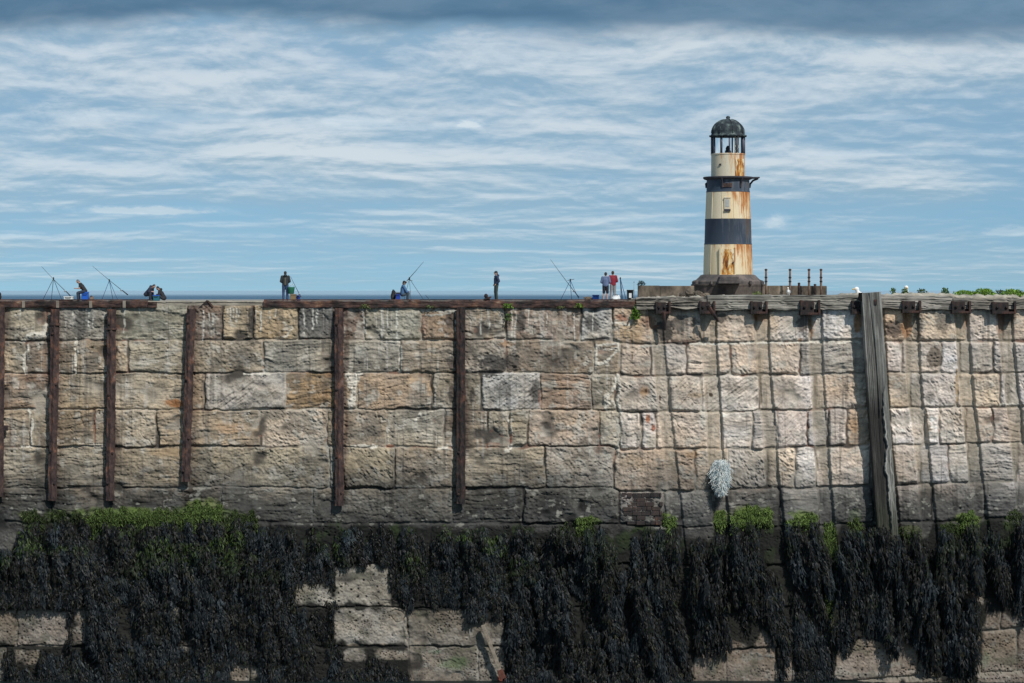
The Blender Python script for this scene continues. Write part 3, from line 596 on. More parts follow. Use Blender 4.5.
# thinner mats directly above bare stone
near = (in_bare(tu, tv + 26) | in_bare(tu, tv + 46) | (tv + tl > BOTF(tu) - 34)) & (tu < 880)
per = 105
def spread_(a): return np.repeat(a, per)
T0, V0, L0, CM, CP = spread_(tu), spread_(tv), spread_(tl), spread_(colmn), spread_(clump)
n = len(T0); f = RNG.random(n) ** 0.85; rt = sstep(560, 700, T0)
lean_t = spread_(RNG.normal(0, 0.05, len(tu)) + 0.10 * sstep(560, 700, tu) + 0.5 * (fbm(tu / 60, tv / 60, 203, 2) - 0.5))
TB = 0.62 * spread_(np.exp(RNG.normal(0, 0.35, len(tu)))); BLU = spread_(RNG.random(len(tu)) < 0.30)  # tuft tone: bluish sky-lit and dark tresses put into the blade colour
wid = spread_(RNG.uniform(3.2, 6.4, len(tu))) * (0.45 + 0.75 * np.sin(np.pi * np.clip(0.16 + 0.78 * f, 0, 1)))
cx = RNG.uniform(-1, 1, n)
AU = T0 + lean_t * L0 * f + cx * wid + 1.2 * np.sin(V0 * 0.7 + f * 5); AV = V0 + L0 * f + RNG.normal(0, 1.0, n)
rope = np.clip(0.05 + 0.75 * (CM - 0.36) + 0.35 * (CP - 0.42), 0.04, 0.40) * (0.5 + 0.5 * sstep(420, 560, T0)) * np.where(spread_(near), 0.5, 1.0)
bul0 = rope * np.sqrt(1 - cx ** 2 * 0.92) * (0.4 + 0.7 * np.sin(np.pi * np.clip(f * 0.8 + 0.14, 0, 1))) * RNG.uniform(0.82, 1.06, n)
Lp = RNG.uniform(2.4, 7.0, n) * (1 + 0.3 * rt)
k2 = (AV + Lp < BOTF(AU) + 9) & ~in_bare(AU, AV + Lp * 0.8, 2.5) & (AV > TOPF(AU) - 3)
AU, AV, Lp, CM, CP, bul0, lean_t, TB, BLU, cx = AU[k2], AV[k2], Lp[k2], CM[k2], CP[k2], bul0[k2], lean_t[k2], TB[k2], BLU[k2], cx[k2]; n = len(AU)
sw = RNG.normal(0, 0.02, n) + lean_t * Lp / 60
W = RNG.uniform(0.010, 0.023, n)
pal = np.array([(0.009, 0.011, 0.011), (0.011, 0.012, 0.009), (0.018, 0.018, 0.010), (0.011, 0.016, 0.022), (0.030, 0.027, 0.012), (0.015, 0.024, 0.009), (0.045, 0.046, 0.040)], np.float32)
ci = RNG.choice(7, n, p=[.30, .26, .14, .22, .04, .038, .002]); cc = pal[ci] * (RNG.uniform(0.75, 1.3, n) * TB)[:, None]
cc = np.where(BLU[:, None], cc * 0.4 + np.array((0.013, 0.020, 0.026)) * (RNG.uniform(0.6, 1.2, n) * TB)[:, None], cc)
grn = sstep(0.50, 0.68, fbm(AU / 26, AV / 16, 205, 3)) * (1 - sstep(535, 590, AV)) * (RNG.random(n) < 0.5) * (1 - 0.7 * (AU > 560))
cc = cc * (1 - grn[:, None]) + np.array((0.036, 0.060, 0.012)) * grn[:, None] * RNG.uniform(.6, 1.3, n)[:, None]
fronds('seaweed', 'dark wet bladderwrack hanging in matted strands over the wall foot', 'seaweed', AU, AV, Lp / 60, W, RNG.uniform(0.004, 0.02, n), sw, cc.astype(np.float32), M['weed'], K=4, start=bul0, spread=0.5, tilt=np.arcsin(cx) * 0.85)

# bright green gut-weed fringe along the top of the wrack
SEG = [(22, 44, 512, 6, 0.5, 160), (40, 100, 511, 6, .35, 300), (84, 160, 509, 6, 1.05, 1300), (150, 196, 509, 6, .95, 600), (186, 222, 503, 8, 1.15, 800), (222, 258, 511, 7, .5, 380), (560, 596, 518, 6, .4, 160), (576, 592, 514, 5, 1.3, 200), (663, 676, 513, 5, 1.3, 160), (714, 726, 511, 7, 1.4, 160), (730, 772, 508, 7, 1.5, 800), (786, 817, 512, 6, 1.5, 420), (824, 836, 522, 12, 1.3, 200), (825, 837, 538, 26, 1.1, 520), (826, 835, 576, 26, .8, 320), (848, 862, 517, 6, 1.0, 120), (893, 920, 525, 4, .5, 100), (960, 978, 514, 7, 1.4, 300), (940, 960, 520, 6, .6, 120), (1004, 1024, 512, 5, .5, 80)]
gu_, gv_, gl_, gc_ = [], [], [], []
for (a, b_, v0, hh, br, cnt) in SEG:
    cnt = int(cnt * 1.9)
    u = RNG.uniform(a, b_, cnt); e = np.minimum(u - a, b_ - u) / max(1, (b_ - a) / 2)
    v = v0 + hh * 0.7 * (1 - np.clip(e * 3, 0, 1) ** 0.5) + hh * 2.0 * RNG.random(cnt) ** 1.8 + 16 * (fbm(u / 4, u * 0 + v0, 9, 3) - 0.5) + RNG.exponential(2.5, cnt)
    gu_.append(u); gv_.append(v); gl_.append(RNG.uniform(1.6, 4.8, cnt))
    gc_.append(np.array((0.072, 0.112, 0.024))[None, :] * (br * RNG.uniform(0.25, 1.3, cnt))[:, None] * np.array((1, 1, 1)))
gu_ = np.concatenate(gu_); gv_ = np.concatenate(gv_); gl_ = np.concatenate(gl_); gc_ = np.concatenate(gc_); n = len(gu_)
fronds('green_algae', 'bright green algae fringe along the upper edge of the dark seaweed', 'algae', gu_, gv_, gl_ / 60, RNG.uniform(0.006, 0.014, n), RNG.uniform(0.004, 0.03, n), RNG.normal(0, 0.03, n), gc_.astype(np.float32), M['algae'], K=4)

# ================================================================ iron and timber fixed on the wall
def displaced_bar(name, c0, c1, sx, sy, mat, parent, seed, amp=0.006, n=60, col=None, nx=14, grain=0.02, colf=None, off=None, sf=1.2):
    """a bar from c0 to c1 (x, z, y centre) with worn surface; long axis c0->c1"""
    c0 = np.array(c0, float); c1 = np.array(c1, float); ax = (c1 - c0) / np.linalg.norm(c1 - c0)
    yv = np.array((0, 1.0, 0)); side = np.cross(yv, ax); side /= np.linalg.norm(side)
    per_ = []
    for k in range(nx): per_.append((-0.5 + k / (nx - 1), -0.5))
    for k in range(1, 6): per_.append((0.5, -0.5 + k / 5))
    for k in range(1, 6): per_.append((0.5 - k / 5, 0.5))
    for k in range(1, 5): per_.append((-0.5, 0.5 - k / 5))
    per_ = np.array(per_); m_ = len(per_)
    ts = np.linspace(0, 1, n); Ln = np.linalg.norm(c1 - c0)
    Vv = []; Cc = []
    pp = np.arange(m_) * 0.02
    for t in ts:
        s = t * Ln
        g1 = fbm(pp / grain, np.full(m_, s * sf + seed), seed, 3) - 0.5
        g2 = fbm(pp * 9, np.full(m_, s * 7 + seed), seed + 4, 3) - 0.5
        k = amp * (g1 * 1.6 + g2 * 1.2)
        x = per_[:, 0] * sx * (1 + 2 * k / sx); y = per_[:, 1] * sy + np.where(per_[:, 1] < -0.4, -k, k)
        cor = (np.abs(per_[:, 0]) > 0.49) & (np.abs(per_[:, 1]) > 0.49)
        x = np.where(cor, x * 0.95, x); y = np.where(cor, y * 0.94, y)
        if off is not None: y = y + off(per_[:, 0], per_[:, 1], t)
        p = c0 + ax * s + x[:, None] * side + y[:, None] * yv
        Vv.append(p)
        base = np.array(col if col is not None else (0.1, 0.1, 0.1))[None, :] * (0.55 + 0.9 * (g1 + 0.5))[:, None] * (0.8 + 0.4 * (g2 + 0.5))[:, None]
        if colf is not None: base = colf(per_[:, 0], per_[:, 1], t, base)
        Cc.append(base)
    Vv = np.array(Vv).reshape(-1, 3); Cc = np.array(Cc).reshape(-1, 3)
    i2 = np.arange(n * m_).reshape(n, m_); nx_ = np.roll(i2, -1, 1)
    q = np.stack([i2[:-1], nx_[:-1], nx_[1:], i2[1:]], -1).reshape(-1, 4)
    # end caps as fans of quads through a centre vertex
    Vv = np.vstack([Vv, c0, c1]); Cc = np.vstack([Cc, Cc[:1], Cc[-1:]])
    e = []
    for k in range(0, m_ - 1, 2):
        e.append((n * m_, i2[0, (k + 2) % m_], i2[0, k + 1], i2[0, k])); e.append((n * m_ + 1, i2[-1, k], i2[-1, k + 1], i2[-1, (k + 2) % m_]))
    q = np.vstack([q, np.array(e)])
    org = tuple(parent.location) if parent is not None else tuple(c0)
    return np_obj(name, Vv, q, mat, Cc, parent, False, org)

RAILS = [(2.0, 307, 0.5, 496, 'rusty fender rail cut by the left edge of the photo', 1), (56.6, 309, 53.6, 500, 'rusty fender rail with a cross strap near its top, leaning left', 2), (113, 309, 111.3, 500, 'rusty fender rail with orange-red lower half, second of the long left rails', 3),
         (192, 309, 186.5, 481, 'shortest rusty fender rail, ending well above its neighbours', 4), (339.5, 308, 339.8, 505, 'longest rusty fender rail beside a chalky mortar patch', 5), (461, 307, 461, 503, 'darkest blackish fender rail, last one before the cracked seam', 6)]
for (ua, va, ub, vb_, lab, sd) in RAILS:
    root = empty('fender_rail', (X0(ua), -0.16, Z0(vb_)), lab, 'fender rail', 'rusty fender rails bolted down the left of the wall')
    mt = M['rust_dark'] if sd == 6 else M['rust']
    w = 0.142
    def roff(px, py, t): return np.where(py < -0.45, -0.022 * np.exp(-(px / 0.2) ** 2), 0)
    displaced_bar('rail_head', (X0(ua), -0.118, Z0(va)), (X0(ub), -0.118, Z0(vb_)), w, 0.045, mt, root, sd, 0.016, 150, off=roff, nx=16, grain=0.06, sf=9.0)
    mb = MB()
    a, b_ = Vector((X0(ua), -0.065, Z0(va + 1))), Vector((X0(ub), -0.065, Z0(vb_ - 1)))
    rt_ = (b_ - a).to_track_quat('Z', 'Y').to_matrix()
    mb.box((a + b_) / 2, (0.05, 0.085, (b_ - a).length), rt_); mb.build('rail_web', mt, root, origin='world')
    mb = MB(); mb.box((a + b_) / 2 + Vector((0, 0.055, 0)), (0.13, 0.035, (b_ - a).length), rt_); mb.build('rail_foot', M['rust_dark'], root, origin='world')
    for q_ in (0.10, 0.42, 0.75, 0.94):
        p = a.lerp(b_, q_ + random.uniform(-.03, .03)); mb = MB()
        mb.lathe([(0.022, 0), (0.022, 0.02), (0.014, 0.026)], n=6)
        bmesh.ops.rotate(mb.bm, cent=(0, 0, 0), matrix=Matrix.Rotation(R(90), 3, 'X'), verts=mb.bm.verts[:])
        bmesh.ops.translate(mb.bm, vec=(p.x + 0.035 * random.choice((-1, 1)), -0.142, p.z), verts=mb.bm.verts[:])
        mb.build('bolt', M['rust_dark'], root, origin='world')
    if sd in (2, 3):
        p = a.lerp(b_, 0.075 if sd == 2 else 0.1); mb = MB(); mb.box((p.x, -0.154, p.z), (0.19, 0.02, 0.045 if sd == 2 else 0.03), None, 0.005); mb.build('strap', mt, root, origin='world')
    if sd == 1:
        p = a.lerp(b_, 0.64); mb = MB(); mb.box((p.x + 0.09, -0.115, p.z), (0.10, 0.03, 0.09), None, 0.006); mb.build('lug', mt, root, origin='world')

# rusted edge irons along the kerb
def edge_iron(u0, u1, label, posts, seed, v0=301.0, v1=307.6):
    root = empty('edge_iron', (X0((u0 + u1) / 2), -0.05, Z0(v1)), label, 'steel edge', 'rusted steel edge irons along the kerb')
    zc = (Z0(v0) + Z0(v1)) / 2
    o = displaced_bar('edge_plate', (X0(u0), -0.045, zc), (X0(u1), -0.045, zc), Z0(v0) - Z0(v1), 0.06, M['rust_edge'], root, seed, 0.014, max(40, int((u1 - u0) / 1.6)), nx=10, grain=0.06, sf=5.0)
    mb = MB(); mb.box((X0((u0 + u1) / 2), 0.06, Z0(v0) + 0.018), ((u1 - u0) / 60, 0.17, 0.022), None, 0.004); mb.build('top_flange', M['rust_edge'], root, origin='world')
    for u in posts:
        mb = MB(); mb.box((X0(u), -0.084, zc), (0.05, 0.03, 0.115), None, 0.005); mb.build('joint_cover', M['concrete'], root, origin='world')
edge_iron(-200, 148, 'rusty steel edge strip on the kerb with three pale joint covers', (24.5, 58.5, 91.5, 125), 21)
edge_iron(148.5, 157, 'short lower stub of rusty edge iron where the grey kerb begins', (), 22, 303.5, 307.6)
edge_iron(264, 642, 'long unbroken rusty steel edge strip on the middle of the kerb', (), 23)
root = empty('bent_plate', (*P(206, 308, -0.02),), 'small rusty plate bent up into a triangle on the kerb', 'steel plate')
mb = MB(); mb.prism([(X0(198.5), Z0(308)), (X0(207), Z0(300)), (X0(208.5), Z0(300.6)), (X0(213), Z0(306.8)), (X0(210), Z0(308))], -0.04, -0.015); mb.build('plate', M['rust_dark'], root, origin='world')
mb = MB(); mb.prism([(X0(207.6), Z0(301.4)), (X0(209), Z0(300.4)), (X0(214), Z0(306.6)), (X0(212.6), Z0(307.4))], -0.055, -0.042); mb.build('folded_lip', M['rust_edge'], root, origin='world')

# timber wale beams on top at the right
TC = (0.27, 0.255, 0.22)
def wale(u0, v0, u1, v1, hh, label, seed, col=TC, ragged=0.02, yc=0.06, dep=0.36):
    root = empty('wale_beam', (X0((u0 + u1) / 2), yc, Z0(max(v0, v1))), label, 'timber beam', 'weathered timber beams capping the right of the wall')
    def cf(px, py, t, b):
        s = fbm(np.array([t * (u1 - u0) / 14.0]) + px * 0, px * 3.0, seed + 9, 3)
        k = sstep(0.45, 0.62, s)[:, None] * 0.55
        return b * (1 - k) + np.array((0.085, 0.08, 0.07)) * k
    def of(px, py, t): return np.where(py < -0.4, 0.10 * np.clip(0.2 - np.abs(fbm(px * 7 + seed, px * 0 + t * (u1 - u0) / 46, seed + 2, 2) - 0.5) * 5, 0, 1) , 0)
    displaced_bar('timber', (X0(u0), yc, Z0(v0)), (X0(u1), yc, Z0(v1)), hh / 60, dep, M['timber'], root, seed, ragged, int((u1 - u0) * 1.2), col, 18, 0.018, cf, of)
    return root
wale(636, 303.5, 706, 302.5, 10, 'rotten split timber beam at the left end, beside the seam', 31, (0.22, 0.2, 0.17), 0.045)
wale(707, 302.8, 861, 302.2, 14.6, 'straight grey timber beam between the broken strut and the tall post', 32)
wale(862, 301.6, 951, 303.2, 14.0, 'grey timber beam just right of the tall post', 33, (0.30, 0.28, 0.245))
wale(952, 304.0, 1190, 304.8, 11.0, 'patchy timber beam running out past the right edge', 34, (0.22, 0.20, 0.17), 0.03)

# iron clamps holding the wale
def clamp(u, w, v0, v1, label, strut=None, lean=0.0, stub=False):
    root = empty('iron_clamp', (X0(u), -0.15, Z0(v1)), label, 'iron clamp', 'rusty iron clamps under the timber beams')
    x, zc, hh, ww = X0(u), (Z0(v0) + Z0(v1)) / 2, (v1 - v0) / 60, w / 60
    y = -0.165
    mb = MB()
    mb.box((x - ww / 2 + 0.018, y + 0.11, zc), (0.036, 0.27, hh), None, 0.006); mb.box((x + ww / 2 - 0.018, y + 0.11, zc), (0.036, 0.27, hh), None, 0.006)
    mb.box((x, y + 0.10, Z0(v1) + 0.022), (ww - 0.074, 0.24, 0.038), None, 0.006)
    mb.build('cheek_plates', M['rust_dark'], root, origin='world')
    mb = MB(); mb.box((x - ww * 0.12, y + 0.005, zc + 0.01), (ww * 0.62, 0.032, hh * 0.82), None, 0.007); mb.build('face_plate', M['rust_dark'], root, origin='world')
    for sx_ in (-0.28, 0.1):
        mb = MB(); mb.lathe([(0.026, 0), (0.026, 0.02), (0.016, 0.03)], n=6)
        bmesh.ops.rotate(mb.bm, cent=(0, 0, 0), matrix=Matrix.Rotation(R(90), 3, 'X'), verts=mb.bm.verts[:])
        bmesh.ops.translate(mb.bm, vec=(x + sx_ * ww, y - 0.012, zc + 0.012), verts=mb.bm.verts[:]); mb.build('bolt', M['rust_dark'], root, origin='world')
    if strut:
        mb = MB(); mb.tube([(X0(a), yy, Z0(b_)) for a, b_, yy in strut], [0.035, 0.03, 0.022], 6); mb.build('strut', M['rust_dark'], root, origin='world')
clamp(662.5, 15, 301.5, 314, 'black iron clamp on the rotten beam left end', stub=True, strut=[(663, 312, -0.2), (664, 322, -0.19), (664, 330, -0.16)])
clamp(706.5, 16, 301, 314, 'iron clamp with a broken strut hanging down to the right', strut=[(706, 305, -0.34), (712, 314, -0.3), (717, 321, -0.22)])
clamp(758, 17, 301, 314, 'boxy iron clamp second right of the broken strut, above rusty streak')
clamp(809, 20, 300, 315, 'wide rusty iron clamp with a black stain running down beneath it')
clamp(855.5, 11, 300.5, 314, 'narrow iron clamp tucked against the left of the tall post')
clamp(910, 19, 300.5, 313, 'square rusty iron clamp nearest right of the tall post')
clamp(959.5, 19, 301, 313.5, 'iron clamp at the joint between two right-hand beams')
clamp(1002, 24, 301.5, 314, 'widest iron clamp close to the right edge of the photo')

# the tall leaning timber post
root = empty('timber_post', (X0(881), -0.30, Z0(545)), 'tall grey timber post leaning against the wall, split and dark below', 'timber post')
def pedge(t): return np.interp(t, [0, 0.35, 0.5, 0.62, 0.7, 0.8, 1.0], [0.6, 0.38, 0.14, 0.20, 0.05, 0.16, 0.1]) + 0.30 * (float(fbm(np.array([t * 26.0]), np.array([3.3]), 77, 3)[0]) - 0.5)
def pcol(px, py, t, b):
    px = -px
    e = pedge(t)
    lo = sstep(0.30, 0.5, np.array(t))
    k = (1 - sstep(e - 0.03, e + 0.03, px)) * lo * 0.92
    b = b * (1 - k[:, None]) + np.array((0.018, 0.017, 0.016)) * k[:, None]
    ln = np.exp(-((px - e - 0.05) / 0.04) ** 2) * sstep(0.42, 0.55, np.array(t)) * (1 - sstep(0.93, 0.99, np.array(t))) * 0.85
    e2 = e + 0.28 + 0.05 * math.sin(t * 37); ln2 = np.exp(-((px - e2) / 0.025) ** 2) * sstep(0.55, 0.62, np.array(t)) * (1 - sstep(0.8, 0.9, np.array(t))) * 0.7
    ln = np.maximum(ln, ln2)
    b = b * (1 - ln[:, None]) + np.array((0.5, 0.48, 0.43)) * ln[:, None]
    st = sstep(0.50, 0.66, fbm(px * 5 + 9, px * 0 + t * 9.0, 52, 4))[:, None] * 0.6
    b = b * (1 - st) + np.array((0.07, 0.066, 0.06)) * st
    lt = sstep(0.58, 0.70, fbm(px * 14 + 3, px * 0 + t * 5.0, 54, 3))[:, None] * 0.45 * (1 - k[:, None])
    b = b * (1 - lt) + np.array((0.40, 0.39, 0.36)) * lt
    w = sstep(0.72, 0.98, np.array(t)) * 0.75
    return b * (1 - w) + np.array((0.05, 0.055, 0.035)) * w
def poff(px, py, t):
    px = -px
    e = pedge(t)
    k = (1 - sstep(e - 0.03, e + 0.03, px)) * sstep(0.30, 0.5, np.array(t))
    chk = np.exp(-((px + 0.12 - 0.1 * math.sin(t * 5)) / 0.03) ** 2) * 0.03 * (1 if t < 0.5 else 0.2)
    return np.where(py < -0.4, 0.05 * k + chk, 0)
displaced_bar('post_timber', (X0(868.5), -0.175, Z0(292.5)), (X0(886.3), -0.19, Z0(544)), 20 / 60, 0.25, M['timber'], root, 41, 0.011, 230, (0.17, 0.17, 0.155), 44, 0.013, pcol, poff, 0.8)
mb = MB(); mb.box((X0(858.6), -0.25, Z0(296.5)), (0.07, 0.09, 0.13), None, 0.008); mb.build('nailed_chock', M['timber'], root, origin='world')
a = bpy.data.objects[-1] if False else None
mb = MB(); mb.box((X0(872.5), -0.312, Z0(302)), (0.05, 0.012, 0.09), None, 0.004); mb.build('bolt_plate', M['rust_dark'], root, origin='world')

# snagged bundle of frayed pale netting
nv_, nq_, nc_ = [], [], []
cen = np.array((X0(720), -0.10, Z0(468)))
NN = 4200
for k in range(NN):
    t = RNG.random(); a = RNG.uniform(0, 2 * np.pi); rad_ = RNG.random() ** 0.6
    w_ = np.interp(t, [0, 0.15, 0.45, 0.7, 1], [0.08, 0.13, 0.125, 0.07, 0.025])
    p = cen + np.array((math.cos(a) * rad_ * w_, -abs(math.sin(a)) * (1 - rad_ * 0.5) * 0.13, 0.14 - t * 0.44))
    L = RNG.uniform(0.05, 0.19) * (1 if t > 0.2 else 0.7); dirv = np.array((RNG.normal(0, 0.40) + (p[0] - cen[0]) * 1.5, RNG.normal(-0.1, 0.2), -1.0 + RNG.normal(0, 0.3))); dirv /= np.linalg.norm(dirv)
    crv = RNG.normal(0, 0.03, 3); wv = np.cross(dirv, (0, 1, 0)); wv = wv / np.linalg.norm(wv) * RNG.uniform(0.0014, 0.0032)
    b0 = len(nv_)
    for q_ in range(4):
        s = q_ / 3; c_ = p + dirv * L * s + crv * math.sin(s * 3.1); nv_ += [c_ - wv, c_ + wv]
    for q_ in range(3): nq_.append((b0 + q_ * 2, b0 + q_ * 2 + 1, b0 + q_ * 2 + 3, b0 + q_ * 2 + 2))
    c0_ = np.array(random.choice([(0.72, 0.74, 0.71), (0.70, 0.73, 0.71), (0.60, 0.66, 0.67), (0.42, 0.52, 0.56), (0.66, 0.63, 0.54), (0.20, 0.30, 0.34)])); nc_ += [c0_] * 8
o = np_obj('net_bundle', nv_, nq_, M['algae'], np.array(nc_), None, True, tuple(cen))
tag(o, 'frayed bundle of pale blue-white netting snagged on the wall', 'net')

# loose bar at the foot
root = empty('steel_bar', (X0(502), -0.2, Z0(677)), 'pale steel bar leaning at the wall foot with a bright rust end', 'steel bar')
mb = MB(); mb.box(((X0(483) + X0(500)) / 2, -0.17, (Z0(624) + Z0(668)) / 2), (0.06, 0.05, 0.80), Matrix.Rotation(-math.atan2(17, 44), 3, 'Y'), 0.006)
mb.build('bar', simple('pale_flaking_steel', (0.24, 0.20, 0.155), 0.85, 0.4, 14, 0.5), root, origin='world')
mb = MB(); mb.box((X0(501.5), -0.175, Z0(672.5)), (0.10, 0.07, 0.16), Matrix.Rotation(-math.atan2(17, 44), 3, 'Y'), 0.012); mb.build('rusted_end', simple('bright_rust', (0.11, 0.04, 0.026), 0.9, 0.5, 18, 0.5), root, origin='world')

# bollard hook at the edge
root = empty('mooring_hook', (X0(487), 0.1, Z0(302)), 'dark tilted iron mooring hook on a stub at the wall edge', 'mooring hook')
mb = MB(); mb.tube([(X0(487.5), -0.02, Z0(309)), (X0(487.2), 0.0, Z0(303)), (X0(487), 0.02, Z0(298.6))], [0.06, 0.05, 0.045], 8); mb.build('stub', M['rust_dark'], root, True, 'world')
mb = MB(); mb.prism([(X0(483), Z0(300)), (X0(484), Z0(298.6)), (X0(490.5), Z0(296.2)), (X0(491.6), Z0(297)), (X0(490), Z0(298.6))], -0.05, 0.12); mb.build('tilted_plate', M['rust_dark'], root, origin='world')
mb = MB(); mb.ball((X0(486), 0.03, Z0(296)), (0.035, 0.04, 0.04), 10); mb.build('knob', M['rust_dark'], root, True, 'world')

# ---------------------------------------------------------------- plants on the wall
def leaf_cloud(cen, size, n, leaf, rnd, up=0.5):
    Vv, q = [], []
    for k in range(n):
        a = rnd.uniform(0, 2 * np.pi); r_ = rnd.random() ** 0.5; hgt = rnd.random()
        base = np.array(cen) + np.array((math.cos(a) * r_ * size[0] * (1 - 0.5 * hgt ** 2), math.sin(a) * r_ * size[1], hgt * size[2]))
        dr = np.array((rnd.normal(0, 0.7), rnd.normal(0, 0.7), up + rnd.normal(0, 0.5))); dr /= np.linalg.norm(dr)
        sd = np.cross(dr, rnd.normal(0, 1, 3)); sd /= np.linalg.norm(sd); L = leaf * rnd.uniform(0.6, 1.3)
        b0 = len(Vv); Vv += [base, base + dr * L * .5 + sd * L * .28, base + dr * L, base + dr * L * .5 - sd * L * .28]; q.append((b0, b0 + 1, b0 + 2, b0 + 3))
    return Vv, q
def plant(u, v, w, hh, y, n, label, col, leaf=0.035, group=None, dep=None):
    p = P(u, v, y); root = empty('wall_plant', p, label, 'plant', group)
    s = (y + DW) / F
    Vv, q = leaf_cloud((p.x, p.y, p.z), (w * s, dep if dep else w * s * 0.7, hh * s), n, leaf, RNG)
    cc = np.array(col)[None, :] * RNG.uniform(0.6, 1.4, len(q))[:, None]
    np_obj('foliage', Vv, q, M['algae'], np.repeat(cc, 4, 0), root, False, tuple(p))
    mb = MB()
    for k in range(max(3, n // 40)):
        e = Vector((random.uniform(-w, w) * s * .6, random.uniform(-.5, .5) * w * s * .5, hh * s * random.uniform(.5, .95)))
        mb.tube([(0, 0, 0), e * .5 + Vector((0, 0, 0.01)), e], [0.006, 0.005, 0.002], 5)
    mb.build('stems', M['stem'], root)
M['stem'] = simple('green_stem', (0.09, 0.12, 0.035), 0.7, 0.2, 10, 0)
LG = (0.13, 0.24, 0.03); DG = (0.06, 0.12, 0.03)
gp = 'green weeds growing on the wall top'
plant(635, 320, 5, 10, -0.10, 150, 'leafy green plant rooted above the cracked seam, below the edge iron', LG, 0.05)
mb = MB(); 
plant(636, 311, 2, 6, -0.11, 20, 'thin stalk rising from the leafy plant at the seam', DG, 0.03)
plant(508, 308, 6, 4, -0.10, 110, 'small green tuft under the edge iron right of the darkest rail', LG, 0.03, gp)
plant(508, 321, 4.5, 7, -0.08, 90, 'green tuft growing in the joint below another tuft', DG, 0.035, gp)
plant(579, 308, 5, 4, -0.10, 90, 'green tuft under the edge iron left of the seam', LG, 0.03, gp)
plant(560, 309, 5, 2.5, -0.09, 50, 'sparse pale tuft between two green tufts under the edge iron', (0.16, 0.2, 0.06), 0.022, gp)
plant(365, 308, 6, 3, -0.10, 70, 'pale green tuft right of the longest fender rail', (0.16, 0.21, 0.06), 0.025, gp)
plant(430, 308, 6, 2, -0.10, 60, 'thin flat green tuft left of the darkest fender rail', (0.12, 0.17, 0.05), 0.022, gp)
plant(757, 295, 6, 3, 0.5, 80, 'small mossy tuft on the coping below the lighthouse', (0.15, 0.2, 0.05), 0.025, gp)
gr = 'green weeds along the coping at right'
plant(893, 294.5, 3, 5.5, 1.0, 80, 'dark small weed nearest the tall post on the right coping', DG, 0.04, gr)
plant(905, 294.5, 3.5, 5, 1.0, 80, 'dark weed beside the white gull head', DG, 0.04, gr)
plant(922, 294.5, 5, 4.5, 1.0, 100, 'low dull green weed in the middle of the right coping', (0.08, 0.12, 0.04), 0.04, gr)
plant(945, 294.5, 4, 5, 1.0, 110, 'upright dark green weed left of the bright clumps', DG, 0.04, gr)
plant(964, 296, 13, 4.2, 0.8, 380, 'low bright green clump, first of the bright ones', LG, 0.04, gr, 0.2)
plant(984, 296, 13, 6, 0.8, 420, 'tall bright green clump above the right-hand beam joint', LG, 0.045, gr, 0.2)
plant(1013, 297, 15, 6.5, 0.6, 520, 'largest bright green clump nearest the right edge', LG, 0.045, gr, 0.2)
plant(1000, 295, 5, 4, 1.0, 90, 'dull dark weed between two bright green clumps', (0.07, 0.10, 0.05), 0.04, gr)

# ================================================================ FAR PIER
PY = 105.0; S = (PY + DW) / F          # metres per survey unit at the anglers
DZ = P(0, 300.8, PY).z                 # deck level of the far pier
mb = MB(); mb.box((0, 113, DZ - 4.0), (260, 26, 8.0)); tag(mb.build('pier_deck', M['deck']), kind='structure')

# parapet with rough blocks
LY = 108.0; SL = (LY + DW) / F
def Pl(u, v, y=LY): return P(u, v, y)
root = empty('parapet_wall', (*Pl(733, 301, 107.2),), 'low dark stone parapet wall either side of the lighthouse platform', 'parapet', None, 'thing')
yF = 107.2; s_ = (yF + DW) / F
r = random.Random(3)
segs = [(638, 660, 285.5), (660, 700, 285.8), (700, 768, 286.0), (768, 799, 285.6), (799, 827, 285.8)]
for (a, b_, vt_) in segs:
    mb = MB(); x0, x1 = P(a, 0, yF).x, P(b_, 0, yF).x; zt = P(0, vt_, yF).z
    mb.box(((x0 + x1) / 2, yF + 0.3, (zt + DZ) / 2 - 0.1), (x1 - x0 - 0.01, 0.6, zt - DZ + 0.2), None, 0.05)
    mb.build('parapet_block', M['far_stone'], root, origin='world')
# round stone drum + lighthouse
LX = Pl(728, 0).x
plat = empty('lighthouse_platform', (LX, LY, DZ), 'round dark stone platform under the lighthouse', 'platform')
zt = Pl(0, 284.2).z
mb = MB(); mb.lathe([(36.5 * SL, DZ - 0.2), (36.5 * SL, zt - 0.12), (37 * SL, zt - 0.10), (37 * SL, zt - 0.02), (36.5 * SL, zt), (0.3, zt)], (LX, LY, 0), 56); mb.build('drum', M['platform'], plat, origin='world')
for u_, w_ in ((697, 3), (712, 2), (731, 3), (751, 2.5)):
    mb = MB(); mb.box((P(u_, 0, LY - 36 * SL).x, LY - 33.5 * SL + 0.1, zt + 0.09), (w_ * SL, 0.25, 0.22), None, 0.03)
    mb.build('loose_stone', M['plinth'], plat, origin='world')
# boulder rubble left of the platform
rub = empty('rubble_heap', (*P(690, 299, 103),), 'heap of grey boulders against the parapet left of the lighthouse', 'boulders')
for (u_, v_, rr2) in ((690, 293, 5.5), (698, 294.5, 5), (683, 295, 4), (706, 296, 4)):
    mb = MB(); p = P(u_, v_, 103.2); mb.ball(p, (rr2 * S, rr2 * S * .7, rr2 * S * .75), 14)
    for v in mb.bm.verts: v.co += (v.co - p) * random.uniform(-.16, .16)
    mb.build('boulder', M['far_stone'], rub, origin='world')

